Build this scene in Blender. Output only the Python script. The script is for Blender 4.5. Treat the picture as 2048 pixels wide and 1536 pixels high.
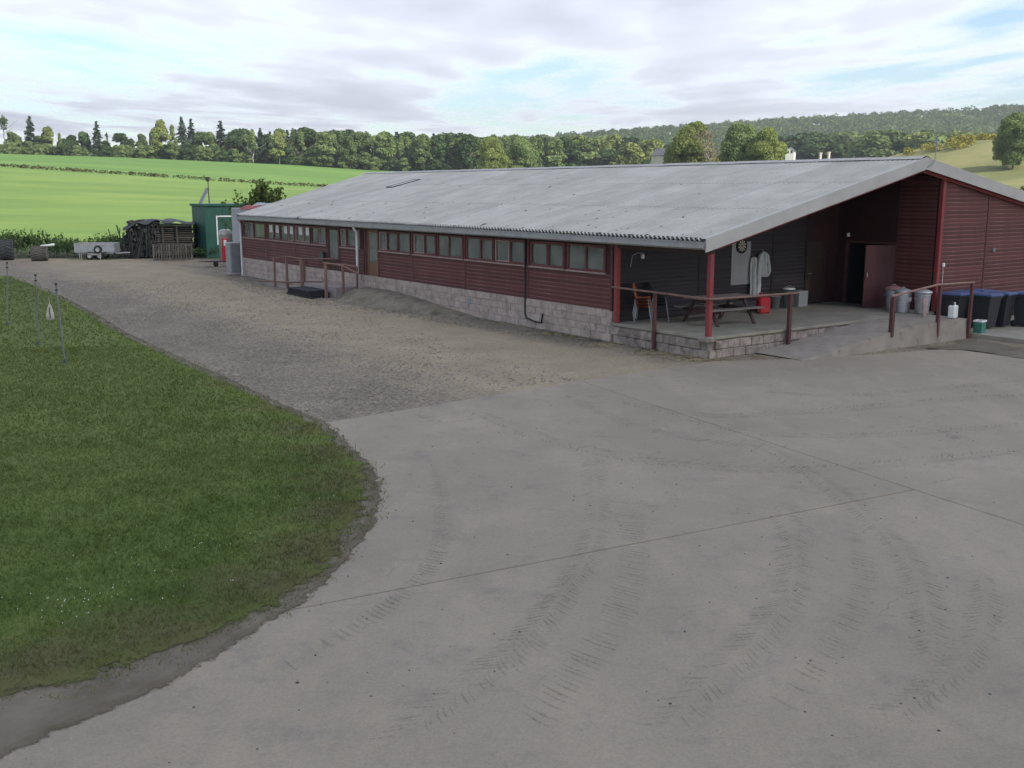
import bpy, math, random
import numpy as np
from mathutils import Vector, Matrix

for o in list(bpy.data.objects):
    bpy.data.objects.remove(o, do_unlink=True)
scene = bpy.context.scene
COL = scene.collection
R = math.radians

# ------------------------------------------------------------------ camera
CAM_H, FPX, TILT = 4.25, 2060.0, R(10.667)
cam_d = bpy.data.cameras.new('camera'); cam = bpy.data.objects.new('camera', cam_d); COL.objects.link(cam)
cam_d.sensor_width = 36.0; cam_d.lens = 36.0 * FPX / 2048.0
cam_d.clip_start = 0.1; cam_d.clip_end = 60000
cam.location = (0, 0, CAM_H); cam.rotation_euler = (R(90) - TILT, 0, 0)
scene.camera = cam

# ------------------------------------------------------------------ sky, sun, exposure
SUN_EL = R(38); SUN_AZ = math.atan2(0.80, -0.60)          # azimuth clockwise from +Y
sun_dir = Vector((math.sin(SUN_AZ)*math.cos(SUN_EL), math.cos(SUN_AZ)*math.cos(SUN_EL), math.sin(SUN_EL)))
world = bpy.data.worlds.new('World'); scene.world = world; world.use_nodes = True
wn = world.node_tree.nodes; wl = world.node_tree.links
bg = wn['Background']; bg.inputs['Strength'].default_value = 0.15
sky = wn.new('ShaderNodeTexSky'); sky.sky_type = 'NISHITA'; sky.sun_disc = False
sky.sun_elevation = SUN_EL; sky.sun_rotation = SUN_AZ; sky.air_density = 1.0; sky.dust_density = 0.6; sky.ozone_density = 2.0
wl.new(sky.outputs[0], bg.inputs['Color'])
sd = bpy.data.lights.new('sun', 'SUN'); sd.energy = 4.6; sd.angle = R(0.53); sd.color = (1.0, 0.945, 0.84)
so = bpy.data.objects.new('sun', sd); COL.objects.link(so); so.rotation_euler = sun_dir.to_track_quat('Z', 'Y').to_euler()
so.location = (0, 0, 50)
vs = scene.view_settings
vs.view_transform = 'Standard'; vs.look = 'None'; vs.gamma = 1.0; vs.use_curve_mapping = False
vs.exposure = 0.52
scene.render.resolution_x = 1024; scene.render.resolution_y = 768
scene.cycles.transparent_max_bounces = 12
scene.cycles.max_bounces = 6

rng = np.random.default_rng(7)
random.seed(7)

# ------------------------------------------------------------------ pixel -> place helpers
_ct, _st = math.cos(TILT), math.sin(TILT)
def ray(px, py):
    cx = (px - 1024) / FPX; cy = -(py - 768) / FPX
    return Vector((cx, _st*cy + _ct, _ct*cy - _st))
def G(px, py, z=0.0):
    r = ray(px, py); t = (z - CAM_H) / r.z
    return Vector((r.x*t, r.y*t, z))
def atY(px, py, Y):
    r = ray(px, py); t = Y / r.y
    return Vector((r.x*t, Y, CAM_H + r.z*t))
BYAW = R(35.205); BORG = Vector((4.990, 26.057, 0))
_bs = Vector((math.cos(BYAW), math.sin(BYAW), 0)); _bt = Vector((-math.sin(BYAW), math.cos(BYAW), 0))
def B(s, t, z=0.0): return BORG + _bs*s + _bt*t + Vector((0, 0, z))

# ------------------------------------------------------------------ terrain height
_YS = [0, 66, 74, 250, 420, 700, 1100]
def _sm(a, b, v):
    v = np.clip((v-a)/float(b-a), 0, 1); return v*v*(3-2*v)
def height(x, y):
    x = np.asarray(x, float); y = np.asarray(y, float)
    a = np.interp(x, [-500, -209, -124, -90, -53, 0, 40, 80, 200, 600], [13, 11.5, 9.6, 7.6, 5.4, 3.4, 2.6, 2.2, 1.5, 1])
    b = np.interp(x, [-600, -209, -150, -86, -55, -5, 60, 200, 600], [26, 18.6, 17, 14.2, 12, 9.6, 6, 2, 0])
    hf = np.where(y < 74, 0.25*_sm(66, 74, y), 0)
    h1 = 0.25 + (a-0.25)*np.clip((y-74)/176, 0, 1)
    h2 = a + (b-a)*_sm(0, 1, (y-250)/170)
    h = np.where(y < 74, hf, np.where(y < 250, h1, h2))
    h = np.where(y > 430, b + (b*0.42)*_sm(400, 560, y)*_sm(60, -60, x) - b*0.9*_sm(640, 1000, y), h)
    # far wooded hill
    c = np.interp(x, [-3000, -500, -100, 60, 400, 800, 1500, 3000], [30, 35, 55, 74, 98, 121, 121, 121])
    h = h + c*_sm(560, 1650, y) - 0.4*c*_sm(1700, 5000, y)
    # knoll beside the right edge
    k = 14.2*np.exp(-(((x-134)/36)**2 + ((y-305)/62)**2))
    h = h + k + 2.9*_sm(32, 60, x)*_sm(40, 110, y)*(1-_sm(200, 420, y))
    h = h + 0.35*np.sin(x*0.021+1.3)*np.sin(y*0.017)*_sm(90, 200, y)
    return h
def hz(x, y): return float(height(x, y))

# ------------------------------------------------------------------ mesh helpers
class MB:
    def __init__(self): self.v = []; self.f = []; self.s = []; self.m = []; self.mi = 0
    def add(self, vs, fs, smooth=False):
        n = len(self.v); self.v += [tuple(p) for p in vs]
        for q in fs: self.f.append(tuple(i+n for i in q)); self.s.append(smooth); self.m.append(self.mi)
        return self
    def box(self, x0, x1, y0, y1, z0, z1, M=None, c=0.0):
        if c > 0:
            return self.cbox(x0, x1, y0, y1, z0, z1, c, M)
        P = [Vector((x, y, z)) for z in (z0, z1) for y in (y0, y1) for x in (x0, x1)]
        if M is not None: P = [M @ p for p in P]
        return self.add(P, [(0,2,3,1), (4,5,7,6), (0,1,5,4), (2,6,7,3), (0,4,6,2), (1,3,7,5)])
    def cbox(self, x0, x1, y0, y1, z0, z1, c, M=None):
        lo = (x0, y0, z0); hi = (x1, y1, z1); P = []; idx = {}
        for sx in (0, 1):
            for sy in (0, 1):
                for sz in (0, 1):
                    s = (sx, sy, sz)
                    for ax in range(3):
                        p = [hi[i] - c if s[i] else lo[i] + c for i in range(3)]
                        p[ax] = hi[ax] if s[ax] else lo[ax]
                        idx[(s, ax)] = len(P); P.append(Vector(p))
        F = []
        def cor(ax, v, a, b):
            s = [0, 0, 0]; s[ax] = v; o = [i for i in range(3) if i != ax]; s[o[0]] = a; s[o[1]] = b; return tuple(s)
        for ax in range(3):
            for v in (0, 1):
                q = [idx[(cor(ax, v, a, b), ax)] for a, b in ((0,0), (1,0), (1,1), (0,1))]
                flip = (v == 0) != (ax == 1)
                F.append(tuple(q[::-1]) if flip else tuple(q))
        for ax in range(3):
            o = [i for i in range(3) if i != ax]
            for a in (0, 1):
                for b in (0, 1):
                    s0 = [0,0,0]; s0[o[0]] = a; s0[o[1]] = b; s1 = list(s0); s1[ax] = 1
                    s0 = tuple(s0); s1 = tuple(s1)
                    F.append((idx[(s0, o[0])], idx[(s1, o[0])], idx[(s1, o[1])], idx[(s0, o[1])]))
        for k in [(a,b,d) for a in (0,1) for b in (0,1) for d in (0,1)]:
            F.append((idx[(k,0)], idx[(k,1)], idx[(k,2)]))
        if M is not None: P = [M @ p for p in P]
        return self.add(P, F)
    def bar(self, a, b, w, h, up=(0, 0, 1), c=0.0):
        a = Vector(a); b = Vector(b); d = b-a; L = d.length; d.normalize()
        u = Vector(up); x = d.cross(u)
        if x.length < 1e-4: x = d.cross(Vector((1, 0, 0)))
        x.normalize(); z = x.cross(d)
        M = Matrix(((d.x, x.x, z.x, a.x), (d.y, x.y, z.y, a.y), (d.z, x.z, z.z, a.z), (0, 0, 0, 1)))
        return self.box(0, L, -w/2, w/2, -h/2, h/2, M, c)
    def tube(self, pts, r, n=8, caps=True, smooth=True):
        pts = [Vector(p) for p in pts]; rs = r if isinstance(r, (list, tuple)) else [r]*len(pts)
        V = []; F = []; prev = None
        for i, p in enumerate(pts):
            d = (pts[min(i+1, len(pts)-1)] - pts[max(i-1, 0)]).normalized()
            if prev is None:
                x = d.cross(Vector((0, 0, 1)))
                if x.length < 1e-3: x = d.cross(Vector((1, 0, 0)))
            else:
                x = prev - d*prev.dot(d)
            x.normalize(); prev = x; y = d.cross(x)
            for k in range(n):
                a = 2*math.pi*k/n; V.append(p + (x*math.cos(a) + y*math.sin(a))*rs[i])
        for i in range(len(pts)-1):
            for k in range(n):
                F.append((i*n+k, i*n+(k+1) % n, (i+1)*n+(k+1) % n, (i+1)*n+k))
        self.add(V, F, smooth)
        if caps:
            self.add(V[:n], [tuple(range(n))[::-1]]); self.add(V[-n:], [tuple(range(n))])
        return self
    def lathe(self, prof, n=16, M=None, smooth=True):
        V = []; F = []
        for r, z in prof:
            for k in range(n):
                a = 2*math.pi*k/n; p = Vector((r*math.cos(a), r*math.sin(a), z)); V.append(M @ p if M is not None else p)
        for i in range(len(prof)-1):
            for k in range(n): F.append((i*n+k, i*n+(k+1) % n, (i+1)*n+(k+1) % n, (i+1)*n+k))
        return self.add(V, F, smooth)
    def prism(self, poly, x0, x1, M=None):
        """poly in (y,z) extruded along x"""
        n = len(poly); P = [Vector((x0, y, z)) for y, z in poly] + [Vector((x1, y, z)) for y, z in poly]
        if M is not None: P = [M @ p for p in P]
        F = [tuple(range(n)), tuple(range(n, 2*n))[::-1]] + [(i, i+n, (i+1) % n+n, (i+1) % n) for i in range(n)]
        return self.add(P, F)
    def mesh(self, name='m'):
        me = bpy.data.meshes.new(name); me.from_pydata(self.v, [], self.f)
        me.polygons.foreach_set('use_smooth', self.s)
        if any(self.m): me.polygons.foreach_set('material_index', self.m)
        me.update(); return me
def from_np(name, V, F):
    V = np.asarray(V, np.float32); F = np.asarray(F, np.int32); k = F.shape[1]
    me = bpy.data.meshes.new(name); me.vertices.add(len(V)); me.vertices.foreach_set('co', V.ravel())
    me.loops.add(F.size); me.loops.foreach_set('vertex_index', F.ravel())
    me.polygons.add(len(F)); me.polygons.foreach_set('loop_start', np.arange(0, F.size, k, dtype=np.int32))
    me.polygons.foreach_set('loop_total', np.full(len(F), k, np.int32)) if False else None
    me.update(calc_edges=True); return me
def obj(name, data, mat=None, parent=None, loc=None, rot=None, scale=None):
    if isinstance(data, MB): data = data.mesh(name)
    if data is not None and mat is not None and len(data.materials) == 0:
        for m in (mat if isinstance(mat, (list, tuple)) else [mat]): data.materials.append(m)
    o = bpy.data.objects.new(name, data); COL.objects.link(o)
    if parent is not None: o.parent = parent
    if loc is not None: o.location = loc
    if rot is not None: o.rotation_euler = rot if isinstance(rot, (tuple, list, Vector)) else (0, 0, rot)
    if scale is not None: o.scale = scale
    return o
def tag(o, label, cat, group=None):
    o['label'] = label; o['category'] = cat
    if group: o['group'] = group
    return o
def thing(name, label, cat, loc=(0, 0, 0), rot=0.0, group=None):
    return tag(obj(name, None, None, None, loc, (0, 0, rot)), label, cat, group)
def struct(o): o['kind'] = 'structure'; return o
def stuff(o, label=None, cat=None):
    o['kind'] = 'stuff'
    if label: o['label'] = label
    if cat: o['category'] = cat
    return o
def dup(root, loc=None, rot=None, scale=None, label=None, group=None, parent=None):
    c = root.copy(); COL.objects.link(c); c.parent = parent
    if loc is not None: c.location = loc
    if rot is not None: c.rotation_euler = (0, 0, rot) if not isinstance(rot, tuple) else rot
    if scale is not None: c.scale = scale
    if label: c['label'] = label
    if group: c['group'] = group
    for ch in root.children: dup(ch, parent=c)
    return c

# ------------------------------------------------------------------ materials
def nt(name):
    m = bpy.data.materials.new(name); m.use_nodes = True; t = m.node_tree
    return m, t.nodes, t.links, t.nodes['Principled BSDF']
def noise(n, l, co, scale, detail=4, rough=0.6, stretch=None):
    t = n.new('ShaderNodeTexNoise'); t.inputs['Scale'].default_value = scale; t.inputs['Detail'].default_value = detail; t.inputs['Roughness'].default_value = rough
    if stretch:
        mp = n.new('ShaderNodeMapping'); mp.inputs['Scale'].default_value = stretch; l.new(co, mp.inputs['Vector']); co = mp.outputs[0]
    l.new(co, t.inputs['Vector']); return t.outputs['Fac']
def ramp(n, l, fac, stops):
    r = n.new('ShaderNodeValToRGB'); e = r.color_ramp.elements
    while len(e) < len(stops): e.new(0.5)
    for i, (p, c) in enumerate(stops): e[i].position = p; e[i].color = (*c, 1) if len(c) == 3 else c
    l.new(fac, r.inputs['Fac']); return r.outputs['Color']
def mix(n, l, fac, a, b, mode='MIX'):
    x = n.new('ShaderNodeMix'); x.data_type = 'RGBA'; x.blend_type = mode
    for sock, v in ((x.inputs[0], fac), (x.inputs[6], a), (x.inputs[7], b)):
        if isinstance(v, (int, float)): sock.default_value = v
        elif isinstance(v, tuple): sock.default_value = (*v, 1)
        else: l.new(v, sock)
    return x.outputs[2]
def maprange(n, l, v, a, b, c, d):
    x = n.new('ShaderNodeMapRange'); x.inputs[1].default_value = a; x.inputs[2].default_value = b; x.inputs[3].default_value = c; x.inputs[4].default_value = d
    l.new(v, x.inputs[0]); return x.outputs[0]
def mth(n, l, op, a, b=None):
    x = n.new('ShaderNodeMath'); x.operation = op
    for i, v in enumerate((a, b)):
        if v is None: continue
        if isinstance(v, (int, float)): x.inputs[i].default_value = v
        else: l.new(v, x.inputs[i])
    return x.outputs[0]
def simple(name, c1, c2=None, scale=3.0, rough=0.7, bump=0.0, bscale=None, rand=0.0, metal=0.0, stretch=None, dirt=None, spec=0.35, world_co=False):
    m, n, l, p = nt(name)
    tc = n.new('ShaderNodeTexCoord'); co = tc.outputs['Object']
    if world_co: g = n.new('ShaderNodeNewGeometry'); co = g.outputs['Position']
    c2 = c2 or tuple(v*0.75 for v in c1)
    f = noise(n, l, co, scale, 5, 0.65, stretch)
    col = ramp(n, l, f, [(0.32, c2), (0.68, c1)])
    if dirt:
        f2 = noise(n, l, co, dirt[1], 6, 0.7); f2 = maprange(n, l, f2, dirt[2], dirt[2]+0.16, 0, dirt[3]); col = mix(n, l, f2, col, dirt[0])
    if rand > 0:
        oi = n.new('ShaderNodeObjectInfo'); k = maprange(n, l, oi.outputs['Random'], 0, 1, 1-rand, 1+rand)
        vv = n.new('ShaderNodeVectorMath'); vv.operation = 'SCALE'; l.new(col, vv.inputs[0]); l.new(k, vv.inputs['Scale']); col = vv.outputs[0]
    l.new(col, p.inputs['Base Color']); p.inputs['Roughness'].default_value = rough; p.inputs['Metallic'].default_value = metal
    p.inputs['Specular IOR Level'].default_value = spec
    if bump > 0:
        bn = n.new('ShaderNodeBump'); bn.inputs['Strength'].default_value = bump; bn.inputs['Distance'].default_value = 0.02
        l.new(noise(n, l, co, bscale or scale*6, 5, 0.7, stretch), bn.inputs['Height']); l.new(bn.outputs[0], p.inputs['Normal'])
    return m
def leafmat(name, c1, c2, scale=0.4, trans=0.3, rand=0.2, wco=True):
    m, n, l, p = nt(name); g = n.new('ShaderNodeNewGeometry'); co = g.outputs['Position']
    if not wco: co = n.new('ShaderNodeTexCoord').outputs['Object']
    col = ramp(n, l, noise(n, l, co, scale, 4, 0.7), [(0.34, c2), (0.66, c1)])
    oi = n.new('ShaderNodeObjectInfo'); k = maprange(n, l, oi.outputs['Random'], 0, 1, 1-rand, 1+rand)
    vv = n.new('ShaderNodeVectorMath'); vv.operation = 'SCALE'; l.new(col, vv.inputs[0]); l.new(k, vv.inputs['Scale']); col = vv.outputs[0]
    d = n.new('ShaderNodeBsdfDiffuse'); t = n.new('ShaderNodeBsdfTranslucent'); ms = n.new('ShaderNodeMixShader'); ms.inputs[0].default_value = trans
    l.new(col, d.inputs[0]); l.new(mix(n, l, 1.0, col, (1.0, 1.0, 0.55), 'MULTIPLY'), t.inputs[0])
    l.new(d.outputs[0], ms.inputs[1]); l.new(t.outputs[0], ms.inputs[2]); l.new(ms.outputs[0], n['Material Output'].inputs['Surface'])
    return m

M = {}
M['cladding'] = simple('cladding', (0.112, 0.034, 0.029), (0.070, 0.024, 0.021), 2.5, 0.62, 0.15, 30, 0.20, stretch=(0.6, 1, 6), dirt=((0.15, 0.085, 0.075), 1.2, 0.58, 0.4))
M['redpaint'] = simple('red_paint', (0.27, 0.042, 0.044), (0.19, 0.032, 0.034), 3, 0.6, 0.2, 25, dirt=((0.17, 0.10, 0.085), 4, 0.54, 0.6))
M['backing'] = simple('wall_backing', (0.05, 0.018, 0.018), None, 3, 0.85)
M['frame'] = simple('window_frame_paint', (0.155, 0.050, 0.046), (0.11, 0.036, 0.034), 4, 0.55, rand=0.1)
M['sill'] = simple('sill_timber', (0.40, 0.30, 0.27), (0.26, 0.18, 0.16), 5, 0.7)
M['darkwood'] = simple('dark_timber', (0.075, 0.04, 0.035), (0.045, 0.026, 0.024), 4, 0.75, 0.2, 40, 0.15)
M['railwood'] = simple('rail_timber', (0.26, 0.155, 0.125), (0.16, 0.092, 0.076), 3, 0.8, 0.25, 40, 0.18, stretch=(3, 3, 0.6))
M['darkred'] = simple('dark_red_timber', (0.12, 0.045, 0.043), (0.075, 0.032, 0.032), 3, 0.75, 0.2, 40, 0.1)
M['dark_door'] = simple('dark_brown_door', (0.060, 0.038, 0.030), (0.045, 0.028, 0.023), 3, 0.6)
M['brown_door'] = simple('brown_door', (0.20, 0.105, 0.055), (0.15, 0.075, 0.04), 3, 0.6)
M['block'] = simple('block_paint', (0.47, 0.385, 0.34), (0.34, 0.275, 0.24), 5.5, 0.9, 0.8, 22, 0.08, dirt=((0.20, 0.165, 0.13), 2.2, 0.50, 0.7), world_co=True)
M['mortar'] = simple('mortar', (0.42, 0.345, 0.305), (0.30, 0.245, 0.215), 3, 0.95, 0.3, 30)
M['porch_block'] = simple('porch_block', (0.36, 0.30, 0.265), (0.19, 0.16, 0.138), 4.5, 0.95, 0.9, 18, 0.16, dirt=((0.10, 0.085, 0.065), 3.0, 0.49, 0.8), world_co=True)
M['porch_floor'] = simple('porch_floor', (0.30, 0.28, 0.23), (0.21, 0.195, 0.155), 1.2, 0.9, 0.3, 20, dirt=((0.15, 0.13, 0.08), 0.8, 0.55, 0.6))
M['gutter'] = simple('gutter_metal', (0.36, 0.352, 0.34), (0.26, 0.255, 0.247), 2, 0.5, rand=0.05, dirt=((0.2, 0.2, 0.18), 2, 0.58, 0.5))
M['flash'] = simple('flashing', (0.43, 0.415, 0.385), (0.35, 0.338, 0.312), 1.5, 0.55, dirt=((0.28, 0.28, 0.27), 2, 0.6, 0.5))
M['white_pipe'] = simple('white_plastic', (0.72, 0.73, 0.73), (0.6, 0.6, 0.6), 3, 0.4)
M['black'] = simple('black_plastic', (0.022, 0.023, 0.026), (0.015, 0.015, 0.017), 4, 0.45)
M['rubber'] = simple('rubber', (0.03, 0.03, 0.032), (0.02, 0.02, 0.022), 6, 0.85, 0.2, 40)
M['galv'] = simple('galvanised', (0.45, 0.46, 0.47), (0.33, 0.34, 0.35), 5, 0.45, 0.05, 30, 0.1, metal=0.5)
M['greymetal'] = simple('grey_metal', (0.32, 0.33, 0.34), (0.24, 0.25, 0.26), 3, 0.5, rand=0.08, metal=0.3)
M['bare_floor'] = simple('inner_floor', (0.2, 0.19, 0.18), None, 2, 0.8)
M['inner'] = simple('inner_wall', (0.74, 0.74, 0.70), (0.64, 0.64, 0.61), 1, 0.85)
M['curtain'] = simple('curtain', (0.8, 0.8, 0.76), (0.66, 0.66, 0.62), 8, 0.9, stretch=(1, 8, .3))
M['paper'] = simple('paper', (0.7, 0.69, 0.66), (0.6, 0.59, 0.56), 4, 0.9)
M['concrete_new'] = simple('step_concrete', (0.36, 0.30, 0.275), (0.27, 0.225, 0.205), 2.2, 0.9, 0.35, 25)
M['orange'] = simple('orange_plastic', (0.62, 0.20, 0.075), (0.52, 0.16, 0.06), 4, 0.45)
M['dgreen_plastic'] = simple('dark_green_plastic', (0.03, 0.055, 0.045), None, 4, 0.5)
M['tablewood'] = simple('weathered_wood', (0.26, 0.23, 0.21), (0.17, 0.15, 0.135), 3, 0.85, 0.3, 40, 0.12, stretch=(0.5, 6, 6))
M['blue'] = simple('blue_lid', (0.085, 0.115, 0.235), (0.06, 0.085, 0.18), 3, 0.45)
M['binblack'] = simple('bin_plastic', (0.035, 0.036, 0.042), (0.026, 0.027, 0.03), 3, 0.5)
M['white'] = simple('white_paint', (0.78, 0.77, 0.75), (0.68, 0.67, 0.65), 6, 0.5)
M['red'] = simple('bright_red', (0.46, 0.022, 0.03), (0.36, 0.018, 0.025), 4, 0.4)
M['green_box'] = simple('green_plastic', (0.05, 0.19, 0.145), (0.04, 0.15, 0.11), 4, 0.5)
M['cabin_green'] = simple('cabin_green', (0.026, 0.095, 0.070), (0.020, 0.075, 0.055), 1.2, 0.5, dirt=((0.05, 0.09, 0.06), 1.5, 0.6, 0.5))
M['tarp_grey'] = simple('grey_tarp', (0.40, 0.40, 0.42), (0.31, 0.31, 0.33), 1.5, 0.65, 0.5, 6)
M['tarp_red'] = simple('red_tarp', (0.34, 0.085, 0.085), (0.26, 0.065, 0.065), 2, 0.6, 0.4, 8)
M['tarp_dark'] = simple('dark_tarp', (0.05, 0.055, 0.06), (0.033, 0.036, 0.04), 1.5, 0.6, 0.4, 6)
M['log'] = simple('log_bark', (0.042, 0.046, 0.042), (0.02, 0.022, 0.021), 4, 0.9, 0.4, 20, 0.4)
M['logend'] = simple('log_end', (0.085, 0.085, 0.075), (0.045, 0.046, 0.041), 4, 0.9, 0, None, 0.4)
M['plank'] = simple('plank_wood', (0.135, 0.115, 0.095), (0.07, 0.06, 0.05), 3, 0.88, 0.2, 30, 0.35)
M['cloth'] = simple('hung_cloth', (0.55, 0.56, 0.54), (0.27, 0.28, 0.28), 7, 0.9, 0.3, 12, stretch=(4, 4, 0.6))
M['roof_under'] = simple('roof_underside', (0.05, 0.042, 0.04), None, 2, 0.9)
M['doorred'] = simple('door_red', (0.085, 0.028, 0.030), (0.065, 0.022, 0.024), 2, .55)
M['pole'] = simple('fence_pole', (0.20, 0.20, 0.20), (0.13, 0.13, 0.125), 5, 0.6, rand=0.15)
M['netcord'] = simple('net_cord', (0.10, 0.13, 0.08), None, 5, 0.8)
M['mailbox'] = simple('mail_box_paint', (0.06, 0.075, 0.075), None, 5, 0.5)
M['trunk'] = simple('trunk_bark', (0.20, 0.175, 0.145), (0.11, 0.095, 0.08), 2, 0.9)
M['paletrunk'] = simple('pale_bark', (0.42, 0.39, 0.34), (0.26, 0.235, 0.2), 1.0, 0.9)
M['stone'] = simple('loose_stone', (0.25, 0.218, 0.182), (0.115, 0.099, 0.083), 9, 0.9, world_co=True)
M['daisy'] = simple('daisy', (0.8, 0.8, 0.74), None, 3, 0.8)
M['crumb'] = simple('earth_crumb', (0.20, 0.175, 0.14), (0.09, 0.075, 0.058), 9, .95, world_co=True)
M['straw'] = simple('straw', (0.45, 0.36, 0.17), (0.30, 0.24, 0.12), 5, 0.9, world_co=True)
M['mudmark'] = None
M['render_wall'] = simple('rendered_wall', (0.62, 0.55, 0.45), (0.5, 0.44, 0.36), 0.8, 0.9)
M['white_wall'] = simple('white_wall', (0.75, 0.72, 0.66), (0.66, 0.63, 0.58), 0.8, 0.9)
M['slate'] = simple('slate', (0.13, 0.13, 0.14), (0.09, 0.09, 0.1), 2, 0.7)
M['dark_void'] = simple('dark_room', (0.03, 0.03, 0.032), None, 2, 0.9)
M['grey_panel'] = simple('grey_panel', (0.33, 0.33, 0.33), (0.27, 0.27, 0.27), 2, 0.7)
M['dartblack'] = simple('dart_black', (0.02, 0.02, 0.02), None, 3, 0.8)
M['dartcream'] = simple('dart_cream', (0.62, 0.58, 0.48), None, 3, 0.8)
M['solar'] = simple('solar_glass', (0.02, 0.025, 0.04), None, 3, 0.2)
M['leaf_dead'] = leafmat('dead_leaves', (0.23, 0.17, 0.10), (0.14, 0.105, 0.07), 0.6, 0.2)

# roof sheet: weathered fibre cement with lichen and run-off streaks
def roofmat():
    m, n, l, p = nt('fibre_cement_sheet'); co = n.new('ShaderNodeTexCoord').outputs['Object']; g = n.new('ShaderNodeNewGeometry').outputs['Position']
    f = noise(n, l, g, 0.9, 5, 0.65); col = ramp(n, l, f, [(0.3, (0.39, 0.373, 0.335)), (0.7, (0.50, 0.48, 0.435))])
    st = noise(n, l, co, 3.0, 6, 0.75, (0.5, 9, 1)); st = maprange(n, l, st, 0.52, 0.75, 0, 0.5); col = mix(n, l, st, col, (0.27, 0.265, 0.255))
    li = noise(n, l, g, 7, 6, 0.75); li = maprange(n, l, li, 0.6, 0.7, 0, 0.55); col = mix(n, l, li, col, (0.26, 0.265, 0.24))
    wh = noise(n, l, g, 4.3, 6, 0.8); wh = maprange(n, l, wh, 0.62, 0.7, 0, 0.4); col = mix(n, l, wh, col, (0.60, 0.60, 0.59))
    sep = n.new('ShaderNodeSeparateXYZ'); l.new(co, sep.inputs[0]); val = maprange(n, l, sep.outputs[2], -0.043, 0.010, 1.0, 0.0)   # trough dirt, deepened in the colour to stand for shade between ribs
    val = mth(n, l, 'MULTIPLY', val, maprange(n, l, noise(n, l, g, 1.6, 5, .7), .35, .65, .35, .95)); col = mix(n, l, val, col, (0.165, 0.16, 0.15))
    oi = n.new('ShaderNodeObjectInfo'); k = maprange(n, l, oi.outputs['Random'], 0, 1, 0.90, 1.06)
    vv = n.new('ShaderNodeVectorMath'); vv.operation = 'SCALE'; l.new(col, vv.inputs[0]); l.new(k, vv.inputs['Scale'])
    l.new(vv.outputs[0], p.inputs['Base Color']); p.inputs['Roughness'].default_value = 0.75; p.inputs['Specular IOR Level'].default_value = 0.3
    b = n.new('ShaderNodeBump'); b.inputs['Strength'].default_value = 0.25; b.inputs['Distance'].default_value = 0.02; l.new(noise(n, l, g, 18, 5, 0.7), b.inputs['Height']); l.new(b.outputs[0], p.inputs['Normal'])
    return m
M['roof'] = roofmat()
def glassmat():
    m, n, l, p = nt('window_glass')
    gl = n.new('ShaderNodeBsdfGlossy'); gl.inputs['Roughness'].default_value = 0.03; gl.inputs['Color'].default_value = (0.9, 0.95, 0.92, 1)
    tr = n.new('ShaderNodeBsdfTransparent'); tr.inputs['Color'].default_value = (0.98, 0.99, 0.98, 1)
    fr = n.new('ShaderNodeFresnel'); fr.inputs['IOR'].default_value = 1.5
    ms = n.new('ShaderNodeMixShader'); l.new(fr.outputs[0], ms.inputs[0]); l.new(tr.outputs[0], ms.inputs[1]); l.new(gl.outputs[0], ms.inputs[2])
    df = n.new('ShaderNodeBsdfDiffuse'); df.inputs[0].default_value = (.58, .57, .55, 1); m2 = n.new('ShaderNodeMixShader'); g = n.new('ShaderNodeNewGeometry').outputs['Position']
    l.new(maprange(n, l, noise(n, l, g, 2.5, 5, .7), .3, .7, .06, .20), m2.inputs[0]); l.new(ms.outputs[0], m2.inputs[1]); l.new(df.outputs[0], m2.inputs[2])
    l.new(m2.outputs[0], n['Material Output'].inputs['Surface']); return m
M['glass'] = glassmat()

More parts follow.
